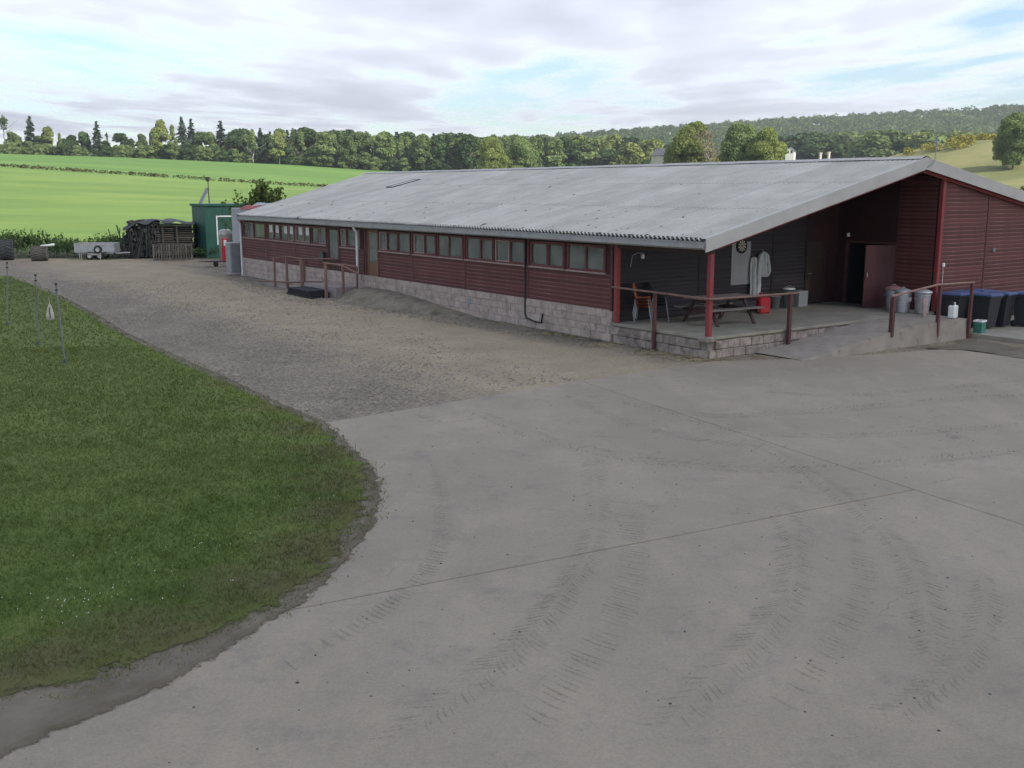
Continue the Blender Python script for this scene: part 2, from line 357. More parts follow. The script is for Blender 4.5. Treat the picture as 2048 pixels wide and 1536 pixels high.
# ------------------------------------------------------------------ cloud layer (the broken stratocumulus of the photograph)
ALT = 1150.0
def build_sky():
    N = 120; ax = np.sign(np.linspace(-1, 1, N)) * np.abs(np.linspace(-1, 1, N))**1.8 * 26000
    X, Y = np.meshgrid(ax, ax, indexing='ij'); Z = ALT + 10*np.sin(X*0.0021)*np.cos(Y*0.0017) + 6*np.sin(X*0.0006+Y*0.0004)
    V = np.stack([X, Y, Z], -1).reshape(-1, 3); i = np.arange(N-1)[:, None]*N + np.arange(N-1)[None, :]
    F = np.stack([i, i+N, i+N+1, i+1], -1).reshape(-1, 4)
    m, n, l, p = nt('cloud_layer'); n.remove(p); co = n.new('ShaderNodeTexCoord').outputs['Object']
    a = noise(n, l, co, 0.00046, 4, 0.5, (1.0, 0.42, 1)); b = noise(n, l, co, 0.0016, 3, 0.5, (1.0, 0.5, 1))
    d = mth(n, l, 'ADD', mth(n, l, 'MULTIPLY', a, 0.78), mth(n, l, 'MULTIPLY', b, 0.22))
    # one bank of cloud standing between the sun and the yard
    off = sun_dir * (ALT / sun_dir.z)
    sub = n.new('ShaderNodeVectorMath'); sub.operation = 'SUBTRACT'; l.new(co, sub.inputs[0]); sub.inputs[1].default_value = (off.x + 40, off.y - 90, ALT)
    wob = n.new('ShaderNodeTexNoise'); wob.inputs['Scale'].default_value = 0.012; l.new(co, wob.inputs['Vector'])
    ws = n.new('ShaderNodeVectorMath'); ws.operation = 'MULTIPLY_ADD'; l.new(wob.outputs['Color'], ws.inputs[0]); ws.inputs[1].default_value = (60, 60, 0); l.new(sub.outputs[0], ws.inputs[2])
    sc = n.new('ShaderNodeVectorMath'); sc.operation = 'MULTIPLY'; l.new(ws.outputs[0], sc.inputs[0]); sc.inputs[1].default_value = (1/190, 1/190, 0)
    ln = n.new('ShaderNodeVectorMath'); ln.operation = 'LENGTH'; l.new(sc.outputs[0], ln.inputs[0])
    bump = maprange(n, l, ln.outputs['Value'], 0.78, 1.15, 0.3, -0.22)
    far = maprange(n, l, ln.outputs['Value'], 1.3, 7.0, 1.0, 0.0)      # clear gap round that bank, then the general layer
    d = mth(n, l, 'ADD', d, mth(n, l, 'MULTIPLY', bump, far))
    cov = maprange(n, l, d, 0.405, 0.525, 0.0, 1.0)
    tr = n.new('ShaderNodeBsdfTransparent'); tl = n.new('ShaderNodeBsdfTranslucent'); df = n.new('ShaderNodeBsdfDiffuse')
    thick = ramp(n, l, d, [(0.43, (0.84, 0.84, 0.845)), (0.49, (0.78, 0.78, 0.79)), (0.55, (0.64, 0.64, 0.665)), (0.66, (0.52, 0.52, 0.55))]); l.new(thick, tl.inputs[0]); df.inputs[0].default_value = (0.8, 0.8, 0.8, 1)
    m1 = n.new('ShaderNodeMixShader'); m1.inputs[0].default_value = 0.04; l.new(tl.outputs[0], m1.inputs[1]); l.new(df.outputs[0], m1.inputs[2])
    m2 = n.new('ShaderNodeMixShader'); l.new(mth(n, l, 'MULTIPLY', cov, 0.93), m2.inputs[0]); l.new(tr.outputs[0], m2.inputs[1]); l.new(m1.outputs[0], m2.inputs[2])
    l.new(m2.outputs[0], n['Material Output'].inputs['Surface'])
    me = from_np('sky', V, F); me.polygons.foreach_set('use_smooth', [True]*len(me.polygons))
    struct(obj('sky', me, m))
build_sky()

# ------------------------------------------------------------------ ground
def inpoly(P, poly):
    x, y = P[:, 0], P[:, 1]; r = np.zeros(len(P), bool); n = len(poly)
    for i in range(n):
        x0, y0 = poly[i][0], poly[i][1]; x1, y1 = poly[(i+1) % n][0], poly[(i+1) % n][1]
        if y0 == y1: continue
        c = ((y0 > y) != (y1 > y)) & (x < (x1-x0)*(y-y0)/(y1-y0)+x0); r ^= c
    return r
def densify(poly, step=0.35, jit=0.05):
    out = []
    for i in range(len(poly)):
        a = Vector(poly[i][:2]); b = Vector(poly[(i+1) % len(poly)][:2]); L = (b-a).length
        k = max(1, int(L/step)) if L < 60 else 1
        for j in range(k):
            p = a.lerp(b, j/k)
            if k > 1: p = p + Vector((random.gauss(0, jit), random.gauss(0, jit)))
            out.append(p)
    return out
def sheet(name, poly, z, mat, zf=None):
    import bmesh
    bm = bmesh.new(); vs_ = [bm.verts.new((p[0], p[1], z)) for p in poly]
    f = bm.faces.new(vs_); bmesh.ops.triangulate(bm, faces=[f])
    bmesh.ops.recalc_face_normals(bm, faces=bm.faces)
    if bm.faces[:] and sum(q.normal.z for q in bm.faces) < 0: bmesh.ops.reverse_faces(bm, faces=bm.faces)
    me = bpy.data.meshes.new(name); bm.to_mesh(me); bm.free()
    return struct(obj(name, me, mat))

def groundmat():
    m, n, l, p = nt('field_ground'); g = n.new('ShaderNodeNewGeometry').outputs['Position']
    sx = n.new('ShaderNodeSeparateXYZ'); l.new(g, sx.inputs[0]); X, Y = sx.outputs[0], sx.outputs[1]
    near = ramp(n, l, noise(n, l, g, 0.05, 6, 0.65, (0.5, 1.6, 1)), [(0.32, (0.105, 0.172, 0.046)), (0.5, (0.145, 0.220, 0.056)), (0.68, (0.195, 0.268, 0.072))])
    fine = noise(n, l, g, 1.2, 5, 0.7); near = mix(n, l, maprange(n, l, fine, 0.45, 0.7, 0, 0.35), near, (0.085, 0.17, 0.035))
    up = ramp(n, l, noise(n, l, g, 0.022, 5, 0.6, (0.4, 2.0, 1)), [(0.35, (0.095, 0.18, 0.045)), (0.65, (0.15, 0.245, 0.06))])
    col = mix(n, l, maprange(n, l, Y, 246, 252, 0, 1), near, up)
    wood = ramp(n, l, noise(n, l, g, 0.004, 4, 0.6), [(0.45, (0.035, 0.06, 0.022)), (0.52, (0.04, 0.07, 0.025)), (0.56, (0.12, 0.19, 0.06)), (0.75, (0.13, 0.19, 0.06))])
    col = mix(n, l, maprange(n, l, Y, 418, 440, 0, 1), col, wood)
    rt = ramp(n, l, noise(n, l, g, 0.05, 6, 0.7), [(0.35, (0.13, 0.145, 0.055)), (0.6, (0.22, 0.21, 0.09)), (0.75, (0.25, 0.2, 0.11))])
    rx = mth(n, l, 'MULTIPLY', maprange(n, l, X, 62, 75, 0, 1), maprange(n, l, Y, 400, 430, 1, 0)); col = mix(n, l, rx, col, rt)
    verge = ramp(n, l, noise(n, l, g, 0.8, 6, 0.7), [(0.35, (0.035, 0.06, 0.022)), (0.65, (0.075, 0.085, 0.04))])
    col = mix(n, l, maprange(n, l, Y, 70, 80, 1, 0), col, verge)
    l.new(col, p.inputs['Base Color']); p.inputs['Roughness'].default_value = 0.95; p.inputs['Specular IOR Level'].default_value = 0.15
    b = n.new('ShaderNodeBump'); b.inputs['Strength'].default_value = 0.5; b.inputs['Distance'].default_value = 0.15; l.new(noise(n, l, g, 2.2, 6, 0.75), b.inputs['Height']); l.new(b.outputs[0], p.inputs['Normal'])
    return m
def build_ground():
    ys = np.concatenate([np.linspace(-400, -20, 8), np.linspace(0, 60, 7), np.linspace(64, 130, 34), np.linspace(135, 450, 64), np.linspace(460, 1800, 60), np.geomspace(1850, 24000, 24)])
    xs = np.concatenate([-np.geomspace(18000, 420, 22), np.linspace(-400, 400, 121), np.linspace(415, 1500, 50), np.geomspace(1600, 18000, 18)])
    X, Y = np.meshgrid(xs, ys, indexing='ij'); Z = height(X, Y) - 0.08
    V = np.stack([X, Y, Z], -1).reshape(-1, 3); ny = len(ys)
    i = np.arange(len(xs)-1)[:, None]*ny + np.arange(ny-1)[None, :]
    F = np.stack([i, i+ny, i+ny+1, i+1], -1).reshape(-1, 4)
    me = from_np('ground', V, F); me.polygons.foreach_set('use_smooth', [True]*len(me.polygons))
    struct(obj('ground', me, groundmat()))
build_ground()

# gravel track and hardstanding
def gravelmat():
    m, n, l, p = nt('gravel'); g = n.new('ShaderNodeNewGeometry').outputs['Position']
    big = noise(n, l, g, 0.16, 5, 0.6, (1, 1, 1))
    # the worn, sandy wheel way runs along the shed; coarse grey stone lies beside it
    sub = n.new('ShaderNodeVectorMath'); sub.operation = 'SUBTRACT'; l.new(g, sub.inputs[0]); sub.inputs[1].default_value = tuple(BORG)
    dt = n.new('ShaderNodeVectorMath'); dt.operation = 'DOT_PRODUCT'; l.new(sub.outputs[0], dt.inputs[0]); dt.inputs[1].default_value = tuple(_bs)
    sv = mth(n, l, 'ADD', dt.outputs['Value'], mth(n, l, 'MULTIPLY', mth(n, l, 'SUBTRACT', big, 0.5), 3.4))
    sand = ramp(n, l, noise(n, l, g, 0.7, 6, 0.65), [(0.3, (0.236, 0.194, 0.132)), (0.7, (0.315, 0.263, 0.186))])
    grey = ramp(n, l, noise(n, l, g, 1.1, 6, 0.7), [(0.3, (0.152, 0.127, 0.098)), (0.7, (0.258, 0.218, 0.170))])
    w = ramp(n, l, maprange(n, l, sv, -12, 0.5, 0, 1), [(0.28, (0, 0, 0)), (0.46, (1, 1, 1)), (0.82, (1, 1, 1)), (0.93, (0.25, 0.25, 0.25))])
    col = mix(n, l, w, grey, sand)
    vo = n.new('ShaderNodeTexVoronoi'); vo.inputs['Scale'].default_value = 26; l.new(g, vo.inputs['Vector'])
    vr = n.new('ShaderNodeSeparateColor'); l.new(vo.outputs['Color'], vr.inputs[0])
    sp = maprange(n, l, vr.outputs[0], 0, 1, 0.5, 1.45); spm = mix(n, l, mix(n, l, w, (0.9,)*3, (0.35,)*3), (1.0,)*3, sp)
    col = mix(n, l, 1.0, col, spm, 'MULTIPLY')
    moss = noise(n, l, g, 0.9, 6, 0.7); ed = maprange(n, l, dt.outputs['Value'], -1.7, -0.2, 0, 1); moss = mth(n, l, 'MULTIPLY', maprange(n, l, moss, 0.5, 0.62, 0, 0.75), ed)
    col = mix(n, l, moss, col, (0.10, 0.085, 0.06))
    l.new(col, p.inputs['Base Color']); p.inputs['Roughness'].default_value = 0.95; p.inputs['Specular IOR Level'].default_value = 0.2
    b = n.new('ShaderNodeBump'); b.inputs['Strength'].default_value = 0.55; b.inputs['Distance'].default_value = 0.03
    l.new(mth(n, l, 'ADD', mth(n, l, 'MULTIPLY', vo.outputs['Distance'], -0.6), noise(n, l, g, 3.5, 6, 0.75)), b.inputs['Height']); l.new(b.outputs[0], p.inputs['Normal'])
    return m
M['gravel'] = gravelmat()
def build_gravel():
    xs = np.linspace(-70, 45, 116); ys = np.linspace(6, 65.5, 61); X, Y = np.meshgrid(xs, ys, indexing='ij')
    Z = -0.022 + 0.009*np.sin(X*1.3+Y*0.7)*np.sin(Y*0.9-X*0.4)
    V = np.stack([X, Y, Z], -1).reshape(-1, 3); ny = len(ys); i = np.arange(len(xs)-1)[:, None]*ny + np.arange(ny-1)[None, :]
    me = from_np('gravel_track', V, np.stack([i, i+ny, i+ny+1, i+1], -1).reshape(-1, 4)); me.polygons.foreach_set('use_smooth', [True]*len(me.polygons))
    struct(obj('gravel_track', me, M['gravel']))
build_gravel()

# concrete yard: cast bays with open joints
def concretemat():
    m, n, l, p = nt('yard_concrete'); g = n.new('ShaderNodeNewGeometry').outputs['Position']
    col = ramp(n, l, noise(n, l, g, 0.20, 6, 0.62), [(0.3, (0.216, 0.186, 0.146)), (0.7, (0.278, 0.240, 0.190))])
    dust = noise(n, l, g, 0.6, 8, 0.72, (1, 0.6, 1)); col = mix(n, l, maprange(n, l, dust, 0.47, 0.66, 0, 0.65), col, (0.312, 0.265, 0.208))
    st = noise(n, l, g, 1.5, 8, 0.78); col = mix(n, l, maprange(n, l, st, 0.54, 0.68, 0, 0.55), col, (0.155, 0.143, 0.133))
    sm = noise(n, l, g, 7.0, 6, 0.8); col = mix(n, l, maprange(n, l, sm, 0.52, 0.70, 0, 0.22), col, (0.15, 0.138, 0.128))
    ag = n.new('ShaderNodeTexVoronoi'); ag.inputs['Scale'].default_value = 55; l.new(g, ag.inputs['Vector']); ac = n.new('ShaderNodeSeparateColor'); l.new(ag.outputs['Color'], ac.inputs[0])
    col = mix(n, l, 1.0, col, mix(n, l, 0.18, (1.0,)*3, maprange(n, l, ac.outputs[0], 0, 1, 0.55, 1.4)), 'MULTIPLY')
    wn_ = n.new('ShaderNodeTexNoise'); wn_.inputs['Scale'].default_value = 1.1; wn_.inputs['Detail'].default_value = 6; l.new(g, wn_.inputs['Vector'])
    wv = n.new('ShaderNodeVectorMath'); wv.operation = 'MULTIPLY_ADD'; l.new(wn_.outputs['Color'], wv.inputs[0]); wv.inputs[1].default_value = (1.6, 1.6, 0); l.new(g, wv.inputs[2])
    vc = n.new('ShaderNodeTexVoronoi'); vc.feature = 'DISTANCE_TO_EDGE'; vc.inputs['Scale'].default_value = 0.16; l.new(wv.outputs[0], vc.inputs['Vector'])
    crk = mth(n, l, 'MULTIPLY', maprange(n, l, vc.outputs['Distance'], 0.0, 0.0022, 0.75, 0), maprange(n, l, noise(n, l, g, 0.35, 3), 0.54, 0.62, 0, .8)); col = mix(n, l, crk, col, (0.08, 0.073, 0.066))
    oi = n.new('ShaderNodeObjectInfo'); k = maprange(n, l, oi.outputs['Random'], 0, 1, 0.95, 1.05)
    vv = n.new('ShaderNodeVectorMath'); vv.operation = 'SCALE'; l.new(col, vv.inputs[0]); l.new(k, vv.inputs['Scale'])
    l.new(vv.outputs[0], p.inputs['Base Color']); p.inputs['Roughness'].default_value = 0.85; p.inputs['Specular IOR Level'].default_value = 0.25
    b = n.new('ShaderNodeBump'); b.inputs['Strength'].default_value = 0.5; b.inputs['Distance'].default_value = 0.012
    br = noise(n, l, g, 9.0, 4, 0.6, (0.25, 1.6, 1))
    l.new(mth(n, l, 'ADD', mth(n, l, 'ADD', noise(n, l, g, 6, 7, 0.8), mth(n, l, 'MULTIPLY', noise(n, l, g, 45, 3, 0.6), 0.35)), mth(n, l, 'MULTIPLY', br, 0.5)), b.inputs['Height']); l.new(b.outputs[0], p.inputs['Normal'])
    return m
M['concrete'] = concretemat()
yard = struct(obj('concrete_yard', None))
def slab(poly, inset=0.0065, z0=-0.16, z1=0.0, mat='concrete', parent=yard, name='concrete_slab'):
    import bmesh
    c = sum((Vector(p[:2]) for p in poly), Vector((0, 0)))/len(poly)
    pts = []
    n_ = len(poly)
    for i in range(n_):
        a = Vector(poly[i-1][:2]); b = Vector(poly[i][:2]); d = Vector(poly[(i+1) % n_][:2])
        e0 = (b-a).normalized(); e1 = (d-b).normalized(); n0 = Vector((-e0.y, e0.x)); n1 = Vector((-e1.y, e1.x)); pts.append(b + (n0+n1)*inset)
    P = [Vector((p.x, p.y, z0)) for p in pts] + [Vector((p.x, p.y, z1-0.006)) for p in pts]
    inn = []
    for i in range(n_):
        inn.append(pts[i] + (c-pts[i]).normalized()*0.008)
    P += [Vector((p.x, p.y, z1)) for p in inn]
    F = [(i, (i+1) % n_, n_+(i+1) % n_, n_+i) for i in range(n_)] + [(n_+i, n_+(i+1) % n_, 2*n_+(i+1) % n_, 2*n_+i) for i in range(n_)] + [tuple(range(2*n_, 3*n_))]
    return obj(name, MB().add(P, F), M[mat], parent)
W2 = lambda px, py: G(px, py)
P0 = W2(650, 845); E1 = W2(1160, 762); E2 = W2(1425, 722); E3 = W2(1640, 716); E4 = W2(1900, 697); E5 = W2(2060, 718)
Jx = W2(1828, 979); J2e = W2(2048, 1050); J1a = W2(585, 1218); L1 = W2(752, 938)
def ext(a, b, k): return a + (b-a)*k
J1far = ext(J1a, Jx, 1.9); J2far = ext(Jx, J2e, 4.0)
slab([ext(Jx, J1a, 1.25), Jx, E1, P0, L1 - Vector((.4, 0, 0)), W2(700, 1030) - Vector((.6, 0, 0))])
jo = Vector((.006, -.012, 0)); slab([ext(Jx, J1a, 1.35)+jo, Vector((-6, -4, 0)), J2far, Jx+jo])
slab([E1, Jx, J2far, J2far + Vector((14, 4, 0)), J1far + Vector((8, 9, 0)), Vector((24, 33, 0)), E5, E4, E3, E2])
for o_ in yard.children: pass

# lawn, bare soil at its edge
def soilmat():
    m, n, l, p = nt('soil'); g = n.new('ShaderNodeNewGeometry').outputs['Position']
    col = ramp(n, l, noise(n, l, g, 1.3, 7, 0.7), [(0.3, (0.105, 0.088, 0.066)), (0.7, (0.19, 0.165, 0.13))])
    l.new(col, p.inputs['Base Color']); p.inputs['Roughness'].default_value = 0.95; p.inputs['Specular IOR Level'].default_value = 0.15
    b = n.new('ShaderNodeBump'); b.inputs['Strength'].default_value = 0.6; b.inputs['Distance'].default_value = 0.03; l.new(noise(n, l, g, 12, 6, 0.75), b.inputs['Height']); l.new(b.outputs[0], p.inputs['Normal'])
    return m
M['soil'] = soilmat()
def grasscol(n, l, g):
    col = ramp(n, l, noise(n, l, g, 0.45, 7, 0.7), [(0.30, (0.052, 0.084, 0.022)), (0.5, (0.085, 0.128, 0.031)), (0.68, (0.140, 0.176, 0.052))])
    big = noise(n, l, g, 0.16, 4, 0.6); col = mix(n, l, maprange(n, l, big, 0.42, 0.64, 0, 0.45), col, (0.135, 0.18, 0.052))
    y = noise(n, l, g, 1.1, 7, 0.72); col = mix(n, l, maprange(n, l, y, 0.60, 0.74, 0, 0.6), col, (0.20, 0.185, 0.085))
    # worn brown turf towards the corner of the drive
    dmin = None
    for c in ((-2.3, 14.9, 0), (-2.15, 13.4, 0), (-2.9, 16.6, 0), (-3.6, 18.2, 0), (-2.35, 11.9, 0), (-2.6, 10.6, 0), (-3.3, 9.3, 0), (-4.3, 8.6, 0), (-5.4, 8.2, 0), (-4.6, 20.2, 0), (-6.2, 23.0, 0)):
        sub = n.new('ShaderNodeVectorMath'); sub.operation = 'DISTANCE'; l.new(g, sub.inputs[0]); sub.inputs[1].default_value = c; dmin = sub.outputs['Value'] if dmin is None else mth(n, l, 'MINIMUM', dmin, sub.outputs['Value'])
    k = maprange(n, l, mth(n, l, 'ADD', dmin, mth(n, l, 'MULTIPLY', y, 2.0)), 1.2, 2.2, 0.75, 0); col = mix(n, l, k, col, (0.115, 0.098, 0.054))
    sp_ = n.new('ShaderNodeSeparateXYZ'); l.new(g, sp_.inputs[0]); k = mth(n, l, 'MULTIPLY', maprange(n, l, sp_.outputs[1], 13, 27, 0, .7), maprange(n, l, big, .3, .6, .5, 1)); col = mix(n, l, k, col, (0.150, 0.178, 0.058))
    return col
def lawnmat():
    m, n, l, p = nt('lawn_turf'); g = n.new('ShaderNodeNewGeometry').outputs['Position']
    l.new(grasscol(n, l, g), p.inputs['Base Color']); p.inputs['Roughness'].default_value = 0.95; p.inputs['Specular IOR Level'].default_value = 0.1
    b = n.new('ShaderNodeBump'); b.inputs['Strength'].default_value = 0.8; b.inputs['Distance'].default_value = 0.03; l.new(noise(n, l, g, 14, 6, 0.8), b.inputs['Height']); l.new(b.outputs[0], p.inputs['Normal'])
    return m
def blademat():
    m, n, l, p = nt('grass_blade'); g = n.new('ShaderNodeNewGeometry').outputs['Position']; c = grasscol(n, l, g)
    rn = n.new('ShaderNodeTexWhiteNoise'); sn = n.new('ShaderNodeVectorMath'); sn.operation = 'SNAP'; l.new(g, sn.inputs[0]); sn.inputs[1].default_value = (0.05, 0.05, 1.0); l.new(sn.outputs[0], rn.inputs['Vector'])
    c = mix(n, l, mth(n, l, 'MULTIPLY', rn.outputs['Value'], 0.35), c, (0.13, 0.165, 0.05))
    d = n.new('ShaderNodeBsdfDiffuse'); t = n.new('ShaderNodeBsdfTranslucent'); ms = n.new('ShaderNodeMixShader'); ms.inputs[0].default_value = 0.35
    l.new(c, d.inputs[0]); l.new(c, t.inputs[0]); l.new(d.outputs[0], ms.inputs[1]); l.new(t.outputs[0], ms.inputs[2]); l.new(ms.outputs[0], n['Material Output'].inputs['Surface'])
    return m
M['lawn'] = lawnmat(); M['blade'] = blademat()
def edgemat(name, kind):
    """turf wearing out into soil, or soil thinning out over concrete: broken up by noise across the strip"""
    m, n, l, p = nt(name); g = n.new('ShaderNodeNewGeometry').outputs['Position']; at = n.new('ShaderNodeAttribute'); at.attribute_name = 'edge'
    e = mth(n, l, 'ADD', at.outputs['Fac'], mth(n, l, 'MULTIPLY', mth(n, l, 'SUBTRACT', noise(n, l, g, 3.5, 8, .75), .5), 2.2)); f = maprange(n, l, e, .35, .6, 0, 1)
    soil = ramp(n, l, noise(n, l, g, 1.3, 7, 0.7), [(0.3, (0.105, 0.088, 0.066)), (0.7, (0.19, 0.165, 0.13))])
    d = n.new('ShaderNodeBsdfDiffuse'); b = n.new('ShaderNodeBump'); b.inputs['Strength'].default_value = .7; b.inputs['Distance'].default_value = .03; l.new(noise(n, l, g, 13, 6, .8), b.inputs['Height']); l.new(b.outputs[0], d.inputs['Normal'])
    l.new(soil if kind == 'soil' else grasscol(n, l, g), d.inputs[0]); t = n.new('ShaderNodeBsdfTransparent'); ms = n.new('ShaderNodeMixShader'); l.new(f, ms.inputs[0]); l.new(t.outputs[0], ms.inputs[1]); l.new(d.outputs[0], ms.inputs[2]); l.new(ms.outputs[0], n['Material Output'].inputs['Surface']); return m
def strip(name, poly, out, inn, z, mat, parent):
    n_ = len(poly); V = []; E = []
    ar = sum(poly[i-1][0]*poly[i][1]-poly[i][0]*poly[i-1][1] for i in range(n_)); sd = 1 if ar > 0 else -1
    for i in range(n_):
        a, b = Vector(poly[i-2][:2]), Vector(poly[(i+2) % n_][:2]); t = (b-a).normalized(); nn = Vector((-t.y, t.x))*sd; c = Vector(poly[i][:2])
        for k, u in enumerate((-out, (inn-out)/2, inn)): q = c+nn*u; V.append((q.x, q.y, z)); E.append((u+out)/(inn+out))
    F = [(3*i+k, 3*((i+1) % n_)+k, 3*((i+1) % n_)+k+1, 3*i+k+1) for i in range(n_) for k in (0, 1)]
    me = MB().add(V, F).mesh(name); at = me.attributes.new('edge', 'FLOAT', 'POINT'); at.data.foreach_set('value', E); return obj(name, me, mat, parent)
lawn_px = [(-500, 552), (20, 552), (75, 572), (130, 598), (190, 632), (260, 674), (330, 706), (400, 738), (460, 762), (520, 792), (600, 826), (650, 850), (700, 895), (746, 938), (752, 985), (742, 1030), (690, 1110), (640, 1165), (588, 1208), (500, 1248), (400, 1292), (300, 1332), (150, 1378), (0, 1404), (-200, 1440)]
lawn_poly = [G(*p) for p in lawn_px] + [Vector((-9, 5, 0)), Vector((-40, 5, 0)), Vector((-60, 40, 0))]
soil_px = [(120, 590), (190, 626), (260, 668), (330, 700), (400, 732), (460, 757), (520, 787), (600, 822), (655, 846), (705, 893), (754, 936), (764, 1000), (756, 1040), (700, 1120), (592, 1217), (520, 1262), (440, 1312), (370, 1352), (300, 1388), (220, 1420), (150, 1452), (40, 1502), (-60, 1545)]
soil_poly = [G(*p) for p in soil_px] + [Vector((-5.4, 4, 0)), Vector((-12, 4, 0)), Vector((-12, 18, 0)), Vector((-16, 30, 0)), Vector((-20, 42, 0))]
def inset(poly, d):
    n_ = len(poly); ar = sum(poly[i-1][0]*poly[i][1]-poly[i][0]*poly[i-1][1] for i in range(n_)); sd = 1 if ar > 0 else -1; out = []
    for i in range(n_):
        a, b = Vector(poly[i-2][:2]), Vector(poly[(i+2) % n_][:2]); t = (b-a).normalized(); out.append(Vector(poly[i][:2]) + Vector((-t.y, t.x))*sd*d)
    return out
soil_d = densify(soil_poly, 0.2, 0.0); lawn_d = densify(lawn_poly, 0.25, 0.0)
so_ = sheet('soil_edge', inset(soil_d, .14), 0.006, M['soil']); strip('crumbled_edge', soil_d, .07, .145, .0064, edgemat('soil_thinning', 'soil'), so_)
la_ = sheet('lawn', inset(lawn_d, .42), 0.018, M['lawn']); strip('turf_edge', lawn_d, .10, .43, .0184, edgemat('turf_thinning', 'turf'), la_)
# shallow face of the turf and soil edges
def blades():
    poly = np.array([(p[0], p[1]) for p in densify(lawn_poly, .3, 0.0)]); edge = np.array([(G(*p).x, G(*p).y) for p in lawn_px])
    seg = np.concatenate([np.linspace(edge[i], edge[i+1], 24, endpoint=False) for i in range(len(edge)-1)])
    parts = []
    for (y0, y1, dens, hgt, wid) in ((6, 11, 1700, 0.045, 0.005), (11, 17, 1000, 0.05, 0.008), (17, 28, 380, 0.06, 0.014), (28, 60, 80, 0.075, 0.026)):
        x0 = -0.62*y1 - 1; x1 = -1.3; area = (x1-x0)*(y1-y0); k = int(area*dens)
        P = np.stack([rng.uniform(x0, x1, k), rng.uniform(y0, y1, k)], -1); ins = inpoly(P, poly)
        near = np.full(len(P), 9.0); cand = np.arange(len(P)); sg = seg[(seg[:, 1] > y0-2) & (seg[:, 1] < y1+2)]
        if len(sg):
            for c0 in range(0, len(P), 20000): q = P[c0:c0+20000]; near[c0:c0+20000] = np.sqrt(((q[:, None, :]-sg[None])**2).sum(2).min(1))
        sd = np.where(ins, near, -near); clump = .5+.5*np.sin(P[:, 0]*5.1+np.sin(P[:, 1]*3.7)*2)*np.sin(P[:, 1]*4.3+np.sin(P[:, 0]*2.9)*2)
        pr = np.clip((sd+.22+.25*(clump-.5))/.75, 0, 1)**1.3; keep = (rng.random(len(P)) < pr) & ((sd > -.4)); P = P[keep]; sd = sd[keep]; clump = clump[keep]
        k = len(P); a = rng.uniform(0, 2*np.pi, k); tall = (rng.random(k) < .015) & (y0 < 17); h = hgt*rng.uniform(0.35, 1.2, k)*(.7+.6*clump)*np.where(tall, 2.2, 1); w = wid*rng.uniform(0.6, 1.3, k); ln = h*rng.uniform(0.3, 1.3, k); la = rng.uniform(0, 2*np.pi, k)
        z = np.where(sd > .25, 0.016, 0.004)
        v0 = np.stack([P[:, 0]-np.cos(a)*w, P[:, 1]-np.sin(a)*w, z], -1); v1 = np.stack([P[:, 0]+np.cos(a)*w, P[:, 1]+np.sin(a)*w, z], -1)
        v2 = np.stack([P[:, 0]+np.cos(la)*ln, P[:, 1]+np.sin(la)*ln, z+h], -1); parts.append(np.stack([v0, v1, v2], 1).reshape(-1, 3))
    V = np.concatenate(parts); F = np.arange(len(V)).reshape(-1, 3)
    stuff(obj('grass', from_np('grass', V, F), M['blade']), 'short mown green grass of the lawn beside the drive', 'grass')
blades()

# ------------------------------------------------------------------ the long shed (local frame: x along the gable, y along the long side, origin at the porch corner)
SL, SR = 0.235, 0.178
S_E, Z_E, S_R = -0.35, 3.02, 8.6
Z_R = Z_E + SL*(S_R - S_E); S_RE = 18.6
T0, T1 = -0.2, 35.2
TW = 32.65                                   # end of the long wall; the far end of the roof is cut askew
def tend(s): return 31.85 + 0.375*(s+0.35) if s < 8.6 else 35.2
def zroof(s): return Z_E + SL*(s-S_E) if s < S_R else Z_R - SR*(s-S_R)
shed = thing('shed', 'long low red timber clad shed with grey corrugated roof and open corner porch', 'shed', BORG, BYAW)
H90 = -math.pi/2

# plinth with its blocks
def box_mesh(sx, sy, sz, c=0.006): return MB().box(-sx/2, sx/2, -sy/2, sy/2, 0, sz, None, c).mesh('piece')
pl = obj('plinth', MB().box(-0.018, 0.11, 3.72, TW-0.30, -0.12, 0.899), M['mortar'], shed)
bl_a = [box_mesh(0.05, 0.436+0.004*(i % 2), 0.213, 0.007) for i in range(3)]
for me in bl_a: me.materials.append(M['block'])
for r_ in range(4):
    t = 3.74 + (0.225 if r_ % 2 else 0)
    while t + 0.44 < TW-0.30:
        obj('block', bl_a[random.randrange(3)], None, pl, (-0.02+random.uniform(-.004, .004), t+0.22, r_*0.225+0.003), (0, 0, random.uniform(-.006, .006))); t += 0.45
pw = obj('porch_wall', MB().box(0.012, 0.4, 0.012, 3.70, -0.12, 0.47).box(0.402, 9.8, 0.012, 0.4, -0.12, 0.469), M['porch_block'], shed)
bl_p = [box_mesh(0.44, 0.07, 0.215+0.006*i, 0.014) for i in range(3)]
for me in bl_p: me.materials.append(M['porch_block'])
for r_ in range(2):
    t = 0.02 + (0.22 if r_ else 0)
    while t < 3.6:
        obj('block', bl_p[random.randrange(3)], None, pw, (random.uniform(-.014, .006), t+0.22, -0.02+r_*0.235), (0, 0, H90+random.uniform(-.012, .012))); t += 0.452
    s = 0.06 + (0.22 if r_ else 0)
    while s < 9.4:
        obj('block', bl_p[random.randrange(3)], None, pw, (s+0.22, random.uniform(-.014, .006), -0.02+r_*0.235), (0, 0, random.uniform(-.012, .012))); s += 0.452
fl = MB(); fl.box(-0.045, 9.84, -0.05, 3.68, 0.474, 0.552, None, 0.012); obj('porch_floor', fl, M['porch_floor'], shed)

